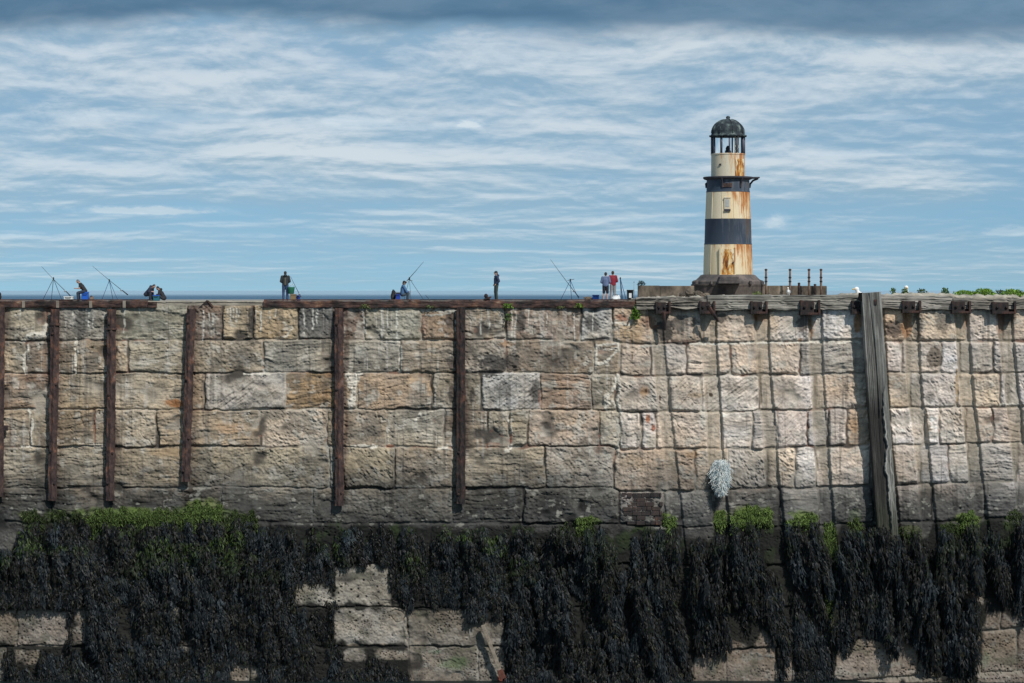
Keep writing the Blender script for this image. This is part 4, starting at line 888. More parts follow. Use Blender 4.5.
# --- lighthouse paints
def tower_paint(name, base, drip_amt, drip=(0.50, 0.20, 0.04), edge=(0.36, 0.11, 0.02)):
    m, nt, b = new_mat(name)
    tc = nd(nt, 'ShaderNodeTexCoord')
    sep = nd(nt, 'ShaderNodeSeparateXYZ'); nt.links.new(tc.outputs['Object'], sep.inputs[0])
    n1 = noise(nt, 2.4, 7, 0.65, (1, 1, 0.06)); n2 = noise(nt, 5.0, 6, 0.7, (1, 1, 0.10)); n3 = noise(nt, 12, 5, 0.7)
    c = ramp(nt, n3, [(0.3, [x * 0.86 for x in base]), (0.7, base)])
    c = mixc(nt, ramp(nt, n1, [(0.40, (0, 0, 0)), (0.75, (drip_amt * .55,) * 3)]), c, [base[0] * .95, base[1] * .74, base[2] * .42])
    # rust gathers on the seaward (+x) side
    mp = nd(nt, 'ShaderNodeMapRange'); nt.links.new(sep.outputs[0], mp.inputs[0]); mp.inputs[1].default_value = -0.9; mp.inputs[2].default_value = 1.3; mp.inputs[3].default_value = -0.14; mp.inputs[4].default_value = 0.075
    sg = nd(nt, 'ShaderNodeSeparateXYZ'); nt.links.new(tc.outputs['Generated'], sg.inputs[0])
    mz = nd(nt, 'ShaderNodeMapRange'); nt.links.new(sg.outputs[2], mz.inputs[0]); mz.inputs[1].default_value = 0.1; mz.inputs[2].default_value = 1.0; mz.inputs[3].default_value = -0.05; mz.inputs[4].default_value = 0.06
    az_ = nd(nt, 'ShaderNodeMath', operation='ADD'); nt.links.new(mz.outputs[0], az_.inputs[0]); nt.links.new(mp.outputs[0], az_.inputs[1])
    ad = nd(nt, 'ShaderNodeMath', operation='ADD'); nt.links.new(n2, ad.inputs[0]); nt.links.new(az_.outputs[0], ad.inputs[1])
    c = mixc(nt, ramp(nt, ad.outputs[0], [(0.475, (0, 0, 0)), (0.575, (drip_amt * .8,) * 3)]), c, drip)
    c = mixc(nt, ramp(nt, ad.outputs[0], [(0.585, (0, 0, 0)), (0.66, (drip_amt,) * 3)]), c, edge)
    nt.links.new(c, b.inputs['Base Color']); b.inputs['Roughness'].default_value = 0.6
    bump(nt, b, n3, 0.15, 0.01); return m
M['white'] = tower_paint('cream_tower_paint', (0.78, 0.68, 0.48), 1.0)
M['grey_white'] = tower_paint('pale_grey_paint', (0.68, 0.63, 0.50), 0.8)
M['navy'] = tower_paint('faded_black_paint', (0.040, 0.060, 0.095), 0.8, (0.12, 0.135, 0.155), (0.11, 0.065, 0.04))
M['iron'] = rust_mat('dark_iron', [(0.3, (0.02, 0.022, 0.03)), (0.55, (0.045, 0.045, 0.055)), (0.75, (0.09, 0.055, 0.04))], scale=3)
M['dome'] = rust_mat('verdigris_dome', [(0.40, (0.010, 0.016, 0.022)), (0.5, (0.024, 0.036, 0.044)), (0.58, (0.06, 0.085, 0.085)), (0.68, (0.22, 0.26, 0.24))], scale=3.4, stretch=(1, 1, 0.8))
m, nt, b = new_mat('flaking_rust_door')
c = ramp(nt, noise(nt, 2.6, 8, 0.7, (1.6, 1.6, 0.4)), [(0.38, (0.05, 0.022, 0.012)), (0.45, (0.26, 0.08, 0.015)), (0.52, (0.52, 0.22, 0.035)), (0.57, (0.66, 0.46, 0.18)), (0.63, (0.74, 0.64, 0.44))])
tc = nd(nt, 'ShaderNodeTexCoord'); sg = nd(nt, 'ShaderNodeSeparateXYZ'); nt.links.new(tc.outputs['Generated'], sg.inputs[0])
def mm(op, p, q):
    k = nd(nt, 'ShaderNodeMath', operation=op)
    for i_, v_ in enumerate((p, q)):
        if hasattr(v_, 'is_linked'): nt.links.new(v_, k.inputs[i_])
        else: k.inputs[i_].default_value = v_
    return k.outputs[0]
ex = mm('MULTIPLY', mm('ABSOLUTE', mm('SUBTRACT', sg.outputs[0], 0.5), 0), 2.0)
k = mm('ADD', mm('ADD', mm('MULTIPLY', ex, 0.55), mm('MULTIPLY', sg.outputs[2], 0.35)), mm('MULTIPLY', mm('SUBTRACT', noise(nt, 4.5, 6, 0.7, (1, 1, 0.35)), 0.5), 2.2))
nt.links.new(mixc(nt, ramp(nt, k, [(0.58, (0, 0, 0)), (0.78, (1, 1, 1))]), c, (0.76, 0.66, 0.46)), b.inputs['Base Color'])
b.inputs['Roughness'].default_value = 0.8; bump(nt, b, noise(nt, 12, 6, 0.7), 0.5, 0.012); M['door_rust'] = m
m, nt, b = new_mat('lantern_glass'); b.inputs['Base Color'].default_value = (0.95, 0.97, 0.97, 1); b.inputs['Roughness'].default_value = 0.03; b.inputs['Transmission Weight'].default_value = 1.0; b.inputs['IOR'].default_value = 1.02; M['glass'] = m
M['mullion'] = simple('worn_lantern_paint', (0.085, 0.088, 0.12), 0.7, 0.35, 5, 0.2)

LB = Pl(728, 284.2)
lh = empty('lighthouse', (LX, LY, LB.z), 'small cream and black banded iron lighthouse with a domed lantern', 'lighthouse')
def LZ(v): return Pl(0, v).z - LB.z
def band(name, prof, mat, n=64): 
    mb = MB(); mb.lathe([(a * SL, LZ(v)) for a, v in prof], (0, 0, 0), n); o = mb.build(name, mat, lh, True)
    md = o.modifiers.new('e', 'EDGE_SPLIT'); md.split_angle = R(32); return o
band('plinth', [(36, 284.2), (36, 281.6), (34.5, 280.5), (32, 279.8), (29.5, 277.5), (27.5, 275.3), (25.5, 274.6)], M['plinth'])
band('lower_white_band', [(24.6, 274.9), (24.4, 262), (23.7, 244.6)], M['white'])
band('lower_black_band', [(23.9, 244.5), (23.9, 243.7), (23.5, 243.4), (22.9, 220.2), (23.1, 219.8), (23.1, 219.2)], M['navy'])
band('middle_white_band', [(22.8, 219.1), (22.2, 206), (21.7, 192.4)], M['white'])
band('upper_black_band', [(21.9, 192.3), (21.9, 191.6), (21.5, 191.2), (21.3, 180)], M['navy'])
band('upper_white_band', [(16.9, 177.2), (16.8, 155.2), (17.2, 155.0), (17.2, 153.9), (16.4, 153.7)], M['grey_white'])
gal = band('gallery', [(21.0, 180.2), (23.0, 179.6), (24.8, 178.6), (25.0, 177.6), (24.6, 177.0), (16.5, 176.8)], M['iron'])
mb = MB(); mb.prism([(23.5 * SL, LZ(178.7)), (31 * SL, LZ(178.4)), (31 * SL, LZ(177.2)), (23.5 * SL, LZ(177.2))], -0.5, 0.5); mb.build('platform_lip', M['iron'], gal)
for sx_, ln in ((1, 30), (-1, 24)):
    mb = MB(); mb.tube([(sx_ * 21.6 * SL, 0, LZ(188)), (sx_ * 22.2 * SL, 0, LZ(184)), (sx_ * (ln - 5) * SL, 0, LZ(180.6)), (sx_ * ln * SL, 0, LZ(178.6))], 0.06, 8); mb.build('bracket', M['iron'], gal)
for a in (250, 300):
    ca, sa = math.cos(R(a)), math.sin(R(a))
    mb = MB(); mb.tube([(21.6 * SL * ca, 21.6 * SL * sa, LZ(188)), (22.2 * SL * ca, 22.2 * SL * sa, LZ(184)), (24.6 * SL * ca, 24.6 * SL * sa, LZ(178.8))], 0.06, 8); mb.build('bracket', M['iron'], gal)
# bolted plate seams
for k in range(12):
    a = R(k * 30 + 10); ca, sa = math.cos(a), math.sin(a)
    for (r0, v0, r1, v1) in ((24.55, 274.4, 23.75, 245), (22.8, 218.6, 21.75, 192.8)):
        mb = MB(); mb.tube([(r0 * SL * ca, r0 * SL * sa, LZ(v0)), (r1 * SL * ca, r1 * SL * sa, LZ(v1))], 0.022, 6); mb.build('plate_seam', M['white'], lh)
def curved_panel(name, u0, u1, v0, v1, rr, mat, th=0.05, parent=None):
    mb = MB(); a0 = math.asin((u0 - 728) / rr); a1 = math.asin((u1 - 728) / rr); n = 8; g = []
    for k in range(n + 1):
        a = a0 + (a1 - a0) * k / n
        row = []
        for (dr, v) in ((0.01, v0), (th, v0), (th, v1), (0.01, v1)): row.append(mb.bm.verts.new(((rr * SL + dr) * math.sin(a), -(rr * SL + dr) * math.cos(a), LZ(v))))
        g.append(row)
    for k in range(n):
        for j in range(4): mb.bm.faces.new((g[k][j], g[k + 1][j], g[k + 1][(j + 1) % 4], g[k][(j + 1) % 4]))
    mb.bm.faces.new(g[0]); mb.bm.faces.new(g[-1][::-1]); return mb.build(name, mat, parent or lh)
dr = curved_panel('door', 719.4, 731.8, 249.5, 275, 24.3, M['door_rust'], 0.07)
curved_panel('door_frame', 718.0, 719.4, 248, 275, 24.2, M['white'], 0.13, dr); curved_panel('door_frame', 731.8, 733.2, 248, 275, 24.2, M['white'], 0.13, dr)
curved_panel('threshold', 718.5, 732.5, 274.6, 276.6, 24.9, M['door_rust'], 0.10, dr)
mb = MB(); mb.ball((2.6 * SL, -24.3 * SL - 0.12, LZ(263)), 0.05, 8); mb.build('handle', M['iron'], dr, True)
mb = MB(); 
for k, (v0, v1, rr) in enumerate(((283.6, 281.4, 33.5), (281.4, 279.2, 31), (279.2, 276.8, 28.5))):
    mb.box((LX * 0 + (-2.5) * SL, -rr * SL * 0.5 - 0.6, (LZ(v0) + LZ(v1)) / 2), (22 * SL - k * .1, rr * SL + 0.5, LZ(v1) - LZ(v0)), None, 0.02)
mb.build('steps', M['plinth'], lh)
wn = curved_panel('window', 722.6, 728.4, 199, 211.6, 22.2, M['grey_white'], 0.07)
curved_panel('window_hood', 722.4, 728.6, 198.0, 199.0, 22.0, M['grey_white'], 0.11, wn); curved_panel('window_sill', 722.6, 728.4, 209.8, 211.8, 22.3, M['iron'], 0.11, wn)
curved_panel('window_pane', 723.8, 727.2, 200.2, 207.5, 22.2, simple('dull_pane', (0.42, 0.43, 0.40), 0.3, 0.1, 8, 0), 0.085, wn)
curved_panel('rust_hatch', 733.8, 742.2, 159.5, 176.8, 16.8, M['door_rust'], 0.06)
curved_panel('vent', 718.3, 720.1, 164.4, 166, 16.8, M['iron'], 0.06)
curved_panel('name_plate', 721, 730, 184, 188, 21.5, M['rust'], 0.05)
# lantern
lan = empty('lantern', (0, 0, LZ(154)), None, None); lan.parent = lh
def LL_(v): return LZ(v) - LZ(154)
for k, a in enumerate((180, 180 + 26, 180 + 62, 180 + 90, 180 + 118, 180 + 154, 360, 30, 70, 110, 150)):
    ca, sa = math.cos(R(a)), math.sin(R(a)); w = 0.075 if k in (0, 6, 1, 5) else 0.05
    mb = MB(); mb.tube([(16 * SL * ca, 16 * SL * sa, LL_(154.4)), (16 * SL * ca, 16 * SL * sa, LL_(136.6))], w if a < 361 and a >= 180 else 0.045, 8); mb.build('mullion', M['mullion'], lan, True)
mb = MB(); mb.lathe([(15.4 * SL, LL_(154)), (15.4 * SL, LL_(136.6))], (0, 0, 0), 40, False); mb.build('glazing', M['glass'], lan, True)
mb = MB(); mb.lathe([(14.6 * SL, LL_(154.0)), (14.6 * SL, LL_(153.6)), (0.02, LL_(153.5))], (0, 0, 0), 32); mb.build('lantern_floor', M['iron'], lan)
mb = MB(); mb.lathe([(0.15, 0.0), (0.20, 0.10), (0.13, 0.24), (0.15, 0.30), (0.10, 0.42), (0.04, 0.48)], (0, 0, LL_(153.5)), 20); mb.build('lamp', M['dome'], lan, True)
mb = MB(); mb.box((8.0 * SL, -7.5 * SL, (LL_(153.4) + LL_(137))/2), (4.6 * SL, 0.06, LL_(137) - LL_(153.4)), Matrix.Rotation(R(28), 3, 'Z')); mb.build('blind', simple('cream_blind', (0.60, 0.55, 0.40), 0.8, 0.12, 6, 0), lan)
dm = [(18.6, 136.9), (18.8, 136.3), (18.8, 135.5), (17.2, 135.2), (16.6, 133.5)]
for k in range(1, 10):
    a = k / 10 * 90; dm.append((16.7 * math.cos(R(a)) + 0.4, 133.5 - 14.2 * math.sin(R(a))))
dm += [(2.2, 119.2), (1.6, 118.4), (2.2, 117.8), (1.9, 116.6), (0.5, 115.9)]
mb = MB(); mb.lathe([(a * SL, LL_(v)) for a, v in dm], (0, 0, 0), 48); o = mb.build('dome', M['dome'], lan, True)
mb = MB()
for k in range(8):
    a = R(k * 45 + 12); pts = []
    for j in range(9):
        q_ = j / 9 * 88; rr = 16.9 * math.cos(R(q_)) + .4; pts.append((rr * SL * math.cos(a), rr * SL * math.sin(a), LL_(133.5 - 14.3 * math.sin(R(q_)))))
    mb.tube(pts, 0.035, 6)
mb.build('dome_rib', M['dome'], lan)

# posts by the lighthouse
for (u_, lab) in ((766, 'rusty iron post nearest the lighthouse platform'), (790, 'rusty iron post standing behind the white gull'), (809, 'rusty iron post third from the lighthouse, beside a short stub'), (821, 'rusty iron post at the far end of the parapet')):
    y = 106.5; p = P(u_, 286, y); root = empty('iron_post', p, lab, 'post', 'rusty iron posts beyond the parapet'); s2 = (y + DW) / F
    mb = MB(); mb.tube([(0, 0, -0.9), (0, 0, 16.4 * s2)], [0.075, 0.06], 8); mb.build('shaft', M['post'] if 'post' in M else M.setdefault('post', rust_mat('post_rust', [(0.35, (0.05, 0.035, 0.03)), (0.5, (0.14, 0.085, 0.06)), (0.65, (0.22, 0.16, 0.12))], scale=3)), root, True)
    for zz in (16.2, 8.5, 4.5):
        mb = MB(); mb.ball((0, 0, zz * s2), (0.095, 0.095, 0.07), 10); mb.build('rail_collar', M['rust_dark'], root, True)
for (u_, hh, lab) in ((799, 3.2, 'short broken iron stub left of the third post'), (815, 1.6, 'tiny iron stub between the last two posts')):
    p = P(u_, 286, 106.5); mb = MB(); mb.tube([p + Vector((0, 0, -.9)), p + Vector((0, 0, hh * S * .5)), p + Vector((0.01, 0, hh * S))], [0.09, 0.08, 0.05], 7); mb.ball(p + Vector((0, 0, hh * S * .85)), (0.09, 0.09, 0.05), 8)
    tag(mb.build('iron_stub', M['rust_dark'], None, True, p), lab, 'iron stub')

# ---------------------------------------------------------------- people
def cloth(name, c, rough=0.85): return simple(name, c, rough, 0.18, 9, 0.2)
CL = {}
def clothm(c):
    if c not in CL: CL[c] = cloth('cloth', c)
    return CL[c]
def blob_chain(mb, pts, rads, step=0.45):
    """overlapping ellipsoids along a path; rads = (rx, ry, rz) tuples"""
    for (a, b_), (ra, rb) in zip(zip(pts[:-1], pts[1:]), zip(rads[:-1], rads[1:])):
        a = Vector(a); b_ = Vector(b_); n = max(2, int((b_ - a).length / (min(ra) * step)) + 1)
        for k in range(n + 1):
            t = k / n; mb.ball(a.lerp(b_, t), tuple(ra[i] + (rb[i] - ra[i]) * t for i in range(3)), 10)
def person(loc, face, J, label, top, bottom, hat=None, hair=(0.03, 0.022, 0.016), shorts=False, shoes=(0.03, 0.03, 0.03), hood=False, hands=True, short_sleeves=False, back_panel=None):
    root = empty('person', loc, label, 'person'); root.rotation_euler = (0, 0, face)
    J = {k: Vector(v) for k, v in J.items()}
    sk = MB()
    nd_ = J['headdir'].normalized() if 'headdir' in J else Vector((1, 0, 0))
    upv = (J['head'] - J['neck']).normalized(); sidev = upv.cross(nd_).normalized(); fw = sidev.cross(upv).normalized()
    rot = Matrix((fw, sidev, upv)).transposed()
    H_ = J['head']
    L = lambda x, y, z: H_ + rot @ Vector((x, y, z))
    sk.ball(H_, (0.098, 0.078, 0.118), 16, rot); sk.ball(L(0.03, 0, -0.06), (0.062, 0.056, 0.062), 12, rot)      # skull, jaw
    sk.ball(L(0.098, 0, -0.02), (0.022, 0.015, 0.024), 8, rot); sk.ball(L(0.085, 0, -0.068), (0.016, 0.026, 0.010), 8, rot)
    for s in (-1, 1):
        sk.ball(L(0.0, s * 0.08, -0.012), (0.022, 0.012, 0.032), 8, rot); sk.ball(L(0.082, s * 0.032, 0.026), (0.016, 0.026, 0.012), 8, rot)
    sk.tube([J['neck'] - upv * 0.06, H_ - upv * 0.05], [0.058, 0.052], 12)
    blob_chain(sk, [J['pelvis'], J['chest'], J['neck'] - upv * .05], [(0.085, 0.13, 0.09), (0.095, 0.15, 0.10), (0.06, 0.09, 0.05)])
    for s, k in ((1, 'l'), (-1, 'r')):
        sh, el, wr = J['sh' + k], J['el' + k], J['wr' + k]
        sk.tube([J['chest'].lerp(sh, 0.6), sh], [0.06, 0.055], 10); sk.tube([sh, sh.lerp(el, .5), el], [0.052, 0.046, 0.038], 10); sk.ball(el, 0.039, 10); sk.ball(sh, 0.055, 10)
        sk.tube([el, el.lerp(wr, .4), wr], [0.038, 0.036, 0.026], 10)
        fd = (wr - el).normalized(); hd = J.get('hd' + k, fd).normalized() if ('hd' + k) in J else fd
        lat = hd.cross(Vector((0, 0, 1))); lat = lat.normalized() if lat.length > .05 else Vector((1, 0, 0)); nm = lat.cross(hd)
        sk.tube([wr - fd * .02, wr + hd * .04, wr + hd * 0.085], [0.026, 0.036, 0.034], 10)
        for q_ in range(4):
            b0 = wr + hd * 0.075 + lat * (q_ - 1.5) * 0.021; ln = (0.068, 0.078, 0.072, 0.056)[q_]
            sk.tube([b0, b0 + hd * ln * .5 - nm * 0.008, b0 + hd * ln * .85 - nm * 0.03], [0.0115, 0.0105, 0.0085], 8)
        tb = wr + hd * 0.025 + lat * 0.028 * s
        sk.tube([tb, tb + hd * .03 + lat * s * .026 - nm * .01, tb + hd * .062 + lat * s * .03 - nm * .02], [0.014, 0.012, 0.009], 8)
        hp, kn, an = J['hip' + k], J['kn' + k], J['an' + k]
        sk.tube([J['pelvis'], hp], [0.10, 0.09], 10); sk.tube([hp, hp.lerp(kn, .5), kn], [0.085, 0.07, 0.053], 12); sk.ball(kn, 0.054, 10)
        sk.tube([kn, kn.lerp(an, .3), an], [0.052, 0.054, 0.036], 12); td = (J['toe' + k] - an); sk.tube([an, an + Vector((0, 0, -0.03)), J['toe' + k]], [0.036, 0.042, 0.03], 10)
    o = sk.build('body', M['skin'], root); voxel(o, 0.0095, 1)
    jk = MB()
    blob_chain(jk, [J['pelvis'] + Vector((0, 0, 0.0)), J['pelvis'].lerp(J['chest'], .5), J['chest'], J['neck'] - upv * .09], [(0.15, 0.20, 0.12), (0.15, 0.205, 0.12), (0.155, 0.215, 0.12), (0.09, 0.13, 0.07)])
    for k in 'lr':
        sh, el, wr = J['sh' + k], J['el' + k], J['wr' + k]
        jk.tube([J['neck'] - upv * .06, J['neck'].lerp(sh, .5) - upv * .045, sh], [0.085, 0.09, 0.085], 12); jk.tube([J['chest'], sh], [0.11, 0.09], 12)
        jk.ball(sh, 0.095, 12)
        if short_sleeves: jk.tube([sh, sh.lerp(el, .75)], [0.075, 0.066], 12)
        else: jk.tube([sh, sh.lerp(el, .5), el], [0.092, 0.082, 0.074], 12); jk.ball(el, 0.074, 10); jk.tube([el, el.lerp(wr, .93)], [0.074, 0.056], 12)
    if hood: jk.ball(J['neck'] - nd_ * 0.10 + Vector((0, 0, 0.0)), (0.09, 0.12, 0.09), 12)
    else: jk.tube([J['neck'] - upv * .08, J['neck'] + upv * .0], [0.085, 0.068], 14)
    o = jk.build('jacket', clothm(top), root); voxel(o, 0.014, 2)
    if back_panel:
        bp = MB(); blob_chain(bp, [J['pelvis'] - nd_ * .03 + Vector((0, 0, .02)), J['chest'] - nd_ * .03], [(0.125, 0.12, 0.10), (0.128, 0.11, 0.12)]); o = bp.build('back_panel', clothm(back_panel), o.parent); voxel(o, 0.014, 2)
    tr = MB(); tr.ball(J['pelvis'] - Vector((0, 0, 0.03)), (0.125, 0.165, 0.12), 12)
    for k in 'lr':
        hp, kn, an = J['hip' + k], J['kn' + k], J['an' + k]
        tr.ball(hp, 0.115, 10); tr.tube([hp, hp.lerp(kn, .5), kn], [0.115, 0.10, 0.086], 12); tr.ball(kn, 0.074, 10)
        if not shorts: tr.tube([kn, kn.lerp(an, .5), an.lerp(kn, .04)], [0.084, 0.078, 0.072], 12)
        else: tr.tube([kn, kn.lerp(an, .12)], [0.076, 0.078], 12)
    o = tr.build('shorts' if shorts else 'trousers', clothm(bottom), root); voxel(o, 0.014, 2)
    for k in 'lr':
        an, to = J['an' + k], J['toe' + k]; sb = MB(); dd = Vector((to.x - an.x, to.y - an.y, 0)).normalized()
        rt_ = Matrix((dd, Vector((-dd.y, dd.x, 0)), Vector((0, 0, 1)))).transposed(); z0 = min(to.z, an.z) - .02
        sb.ball(Vector((an.x, an.y, 0)) + dd * 0.005 + Vector((0, 0, z0 + .045)), (0.062, 0.05, 0.07), 12, rt_); sb.ball(Vector((an.x, an.y, 0)) + dd * 0.10 + Vector((0, 0, z0 + .025)), (0.11, 0.05, 0.045), 12, rt_)
        o = sb.build('shoe', clothm(shoes), root); voxel(o, 0.012, 1)
    hb = MB()
    if hat:
        hb.ball(L(-0.006, 0, 0.055), (0.108, 0.09, 0.085), 16, rot); hb.ball(L(0.10, 0, 0.045), (0.075, 0.07, 0.012), 12, rot); hb.build('cap', clothm(hat), root, True)
        hb = MB()
    hb.ball(L(-0.028, 0, 0.028), (0.086, 0.088, 0.10), 16, rot); hb.ball(L(-0.055, 0, -0.04), (0.05, 0.07, 0.06), 12, rot)
    hb.build('hair', clothm(hair), root, True)
    return root
def stand(lean=0.0, arms='front', h=1.0, spread=0.11, headdown=0.0):
    J = dict(pelvis=(0, 0, .95), chest=(lean * .35, 0, 1.30), neck=(lean * .5, 0, 1.49), head=(lean * .5 + .02 + headdown * .05, 0, 1.635 - headdown * .02), headdir=(1, 0, -headdown))
    for s, k in ((1, 'l'), (-1, 'r')):
        J['sh' + k] = (lean * .42, s * .185, 1.42)
        if arms == 'front': J['el' + k] = (.0, s * .26, 1.15); J['wr' + k] = (.21, s * .16, 1.07)
        elif arms == 'down': J['el' + k] = (-.02, s * .25, 1.14); J['wr' + k] = (.06, s * .26, .89)
        elif arms == 'pocket': J['el' + k] = (-.09, s * .27, 1.16); J['wr' + k] = (.07, s * .19, .99)
        J['hip' + k] = (0, s * .09, .93); J['kn' + k] = (.03, s * spread, .50); J['an' + k] = (-.01, s * (spread + .01), .085); J['toe' + k] = (.16, s * (spread + .03), .04)
    if h != 1.0: J = {k: (tuple(Vector(v) * h) if k != 'headdir' else v) for k, v in J.items()}
    return J
def sit(seat=.45, lean=.35, headdown=.5, reach=.35, kneez=.48, feet=.42):
    c = (math.sin(lean) * .40, 0, seat + .10 + math.cos(lean) * .36); nk = (math.sin(lean) * .60, 0, seat + .10 + math.cos(lean) * .54)
    hl = lean + .25; hd = (nk[0] + math.sin(hl) * .15, 0, nk[2] + math.cos(hl) * .15)
    J = dict(pelvis=(0, 0, seat + .10), chest=c, neck=nk, head=hd, headdir=(1, 0, -headdown))
    for s, k in ((1, 'l'), (-1, 'r')):
        J['sh' + k] = (math.sin(lean) * .52, s * .18, seat + .10 + math.cos(lean) * .47)
        J['el' + k] = (.24 + lean * .1, s * .24, seat + .24); J['wr' + k] = (.24 + reach * .6, s * .10, seat + .25)
        J['hip' + k] = (.03, s * .10, seat + .07); J['kn' + k] = (feet, s * .15, kneez); J['an' + k] = (feet - .04, s * .15, .085); J['toe' + k] = (feet + .13, s * .17, .04)
    return J
def G(u, y=PY): p = P(u, 0, y); return Vector((p.x, y, DZ))

person(G(85, PY), R(180), sit(.50, .55, .6, .5), 'person in black t-shirt sitting hunched on a blue box, facing left', (0.018, 0.018, 0.02), (0.025, 0.035, 0.06), None, (0.17, 0.16, 0.16), short_sleeves=True)
person(G(146, PY), R(-20), sit(.30, .75, .8, .3, .45, .38), 'person in navy jacket crouching bent over beside a teal box', (0.022, 0.03, 0.055), (0.02, 0.025, 0.04), None, (0.05, 0.045, 0.04), hood=True)
person(G(164.2, PY + .25), R(176), sit(.07, .5, .5, .2, .36, .40), 'person in black sitting low on the deck just right of the teal box', (0.016, 0.017, 0.022), (0.02, 0.024, 0.034), None, (0.03, 0.026, 0.024), hood=True)
person(G(285.3, PY), R(95), stand(.0, 'front', 1.02), 'person with back turned in dark jacket with olive back and jeans', (0.022, 0.027, 0.03), (0.03, 0.06, 0.13), None, (0.03, 0.027, 0.025), hood=True, back_panel=(0.085, 0.085, 0.065))
person(G(402.4, PY), R(10), sit(.30, .1, .1, .25, .46, .36), 'person in black cap and blue jacket sitting low behind fishing gear', (0.06, 0.14, 0.27), (0.05, 0.075, 0.10), (0.012, 0.012, 0.016))
person(G(496.3, PY), R(-165), stand(.0, 'pocket', 1.02), 'person in navy jacket and dark green trousers standing alone, facing left', (0.018, 0.032, 0.075), (0.03, 0.045, 0.04), (0.012, 0.014, 0.022), hood=True)
person(G(605.6, PY - 1.0), R(80), stand(.06, 'front', .98, headdown=.3), 'person in grey-blue jacket and black shorts, back turned, bare legs', (0.11, 0.15, 0.26), (0.015, 0.016, 0.025), None, (0.03, 0.025, 0.025), True, (0.3, 0.12, 0.13))
person(G(613.0, PY + .1), R(112), stand(.05, 'front', 1.03, headdown=.1), 'person in red jacket and pale grey trousers standing beside the shorts wearer', (0.20, 0.014, 0.03), (0.24, 0.25, 0.26), None, (0.045, 0.03, 0.022))

# ---------------------------------------------------------------- fishing gear
GEAR = {k: simple(k, c, rgh, 0.12, 8, 0.1) for k, c, rgh in (('blue_plastic', (0.012, 0.10, 0.48), .4), ('deep_blue', (0.012, 0.045, 0.30), .4), ('pale_plastic', (0.62, 0.64, 0.62), .5), ('teal_plastic', (0.015, 0.13, 0.17), .5), ('black_nylon', (0.014, 0.014, 0.016), .8), ('green_nylon', (0.01, 0.13, 0.075), .7), ('brown_canvas', (0.20, 0.14, 0.075), .9), ('rod_black', (0.02, 0.022, 0.028), .4), ('tripod_blue', (0.03, 0.07, 0.17), .4), ('rope_mix', (0.16, 0.12, 0.085), .9), ('bag_white', (0.66, 0.68, 0.68), .6), ('steel_grey', (0.28, 0.29, 0.30), .4))}
def bx(name, u0, u1, v0, mat, label, cat, y=PY, dep=.4, lid=None, handle=True, taper=.94, group=None):
    """lidded box: body, lid, handle"""
    p0, p1 = G(u0, y), G(u1, y); w = p1.x - p0.x; hh = P(0, v0, y).z - DZ; c = (p0 + p1) / 2
    root = empty(name, c, label, cat, group); mb = MB()
    r_ = bmesh.ops.create_cube(mb.bm, size=1)['verts']
    for v in r_:
        k = taper if v.co.z < 0 else 1; v.co = Vector((v.co.x * w * k, v.co.y * dep * k, (v.co.z + .5) * hh * .84))
    bmesh.ops.bevel(mb.bm, geom=mb.bm.edges[:], offset=0.018, segments=2, affect='EDGES'); mb.build('box_body', GEAR[mat], root)
    mb = MB(); mb.box((0, 0, hh * .92), (w * 1.04, dep * 1.04, hh * .15), None, .015); mb.build('lid', GEAR[lid or mat], root)
    if handle: mb = MB(); mb.tube([(-w * .3, -dep * .5, hh * .8), (-w * .28, -dep * .58, hh * .68), (w * .28, -dep * .58, hh * .68), (w * .3, -dep * .5, hh * .8)], .014, 6); mb.build('handle', GEAR['black_nylon'], root)
def bucket(u0, u1, v0, mat, label, y=PY, disc=None):
    p0, p1 = G(u0, y), G(u1, y); w = p1.x - p0.x; hh = P(0, v0, y).z - DZ; root = empty('bucket', (p0 + p1) / 2, label, 'bucket')
    mb = MB(); mb.lathe([(w * .40, 0), (w * .42, .02), (w * .5, hh), (w * .53, hh), (w * .53, hh - .03), (w * .5, hh - .03), (w * .46, hh - .02), (w * .38, .05)], (0, 0, 0), 24); mb.build('pail', GEAR[mat], root, True)
    mb = MB(); mb.tube([(w * .52 * math.cos(a), -.03 - w * .2 * math.sin(a), hh - .02 - w * .35 * math.sin(a)) for a in [math.pi * k / 10 for k in range(11)]], .012, 6); mb.build('bail', GEAR['steel_grey'], root, True)
    if disc: mb = MB(); mb.box((0, -w * .45, hh * .48), (w * .4, .03, hh * .42), None, .008); mb.build('sticker', GEAR[disc], root)
def bag(u0, u1, v0, mat, label, y=PY, name='rucksack', cat='bag', spike=False):
    p0, p1 = G(u0, y), G(u1, y); w = p1.x - p0.x; hh = P(0, v0, y).z - DZ; root = empty(name, (p0 + p1) / 2, label, cat)
    mb = MB(); mb.ball((0, 0, hh * .42), (w * .5, .17, hh * .42), 14); mb.ball((w * .05, 0, hh * .75), (w * .40, .14, hh * .25), 12); mb.ball((-w * .1, -.12, hh * .3), (w * .3, .1, hh * .2), 12); o = mb.build('bag_body', GEAR[mat], root); voxel(o, .02, 3)
    mb = MB(); mb.tube([(-w * .15, -.1, hh * .9), (-w * .1, -.13, hh * 1.02), (w * .15, -.13, hh * 1.02), (w * .2, -.1, hh * .9)], .018, 6); mb.build('strap', GEAR['black_nylon'], root, True)
    if spike: mb = MB(); mb.tube([(-w * .3, .05, hh * .3), (-w * .34, .05, hh * 1.65)], [.03, .03], 8); mb.ball((-w * .34, .05, hh * 1.66), .05, 8); mb.build('tripod_head', GEAR['black_nylon'], root, True)
bx('tackle_box', 82, 88.6, 291.8, 'blue_plastic', 'bright blue box used as a seat by the hunched person', 'box', dep=.42, y=PY + .05)
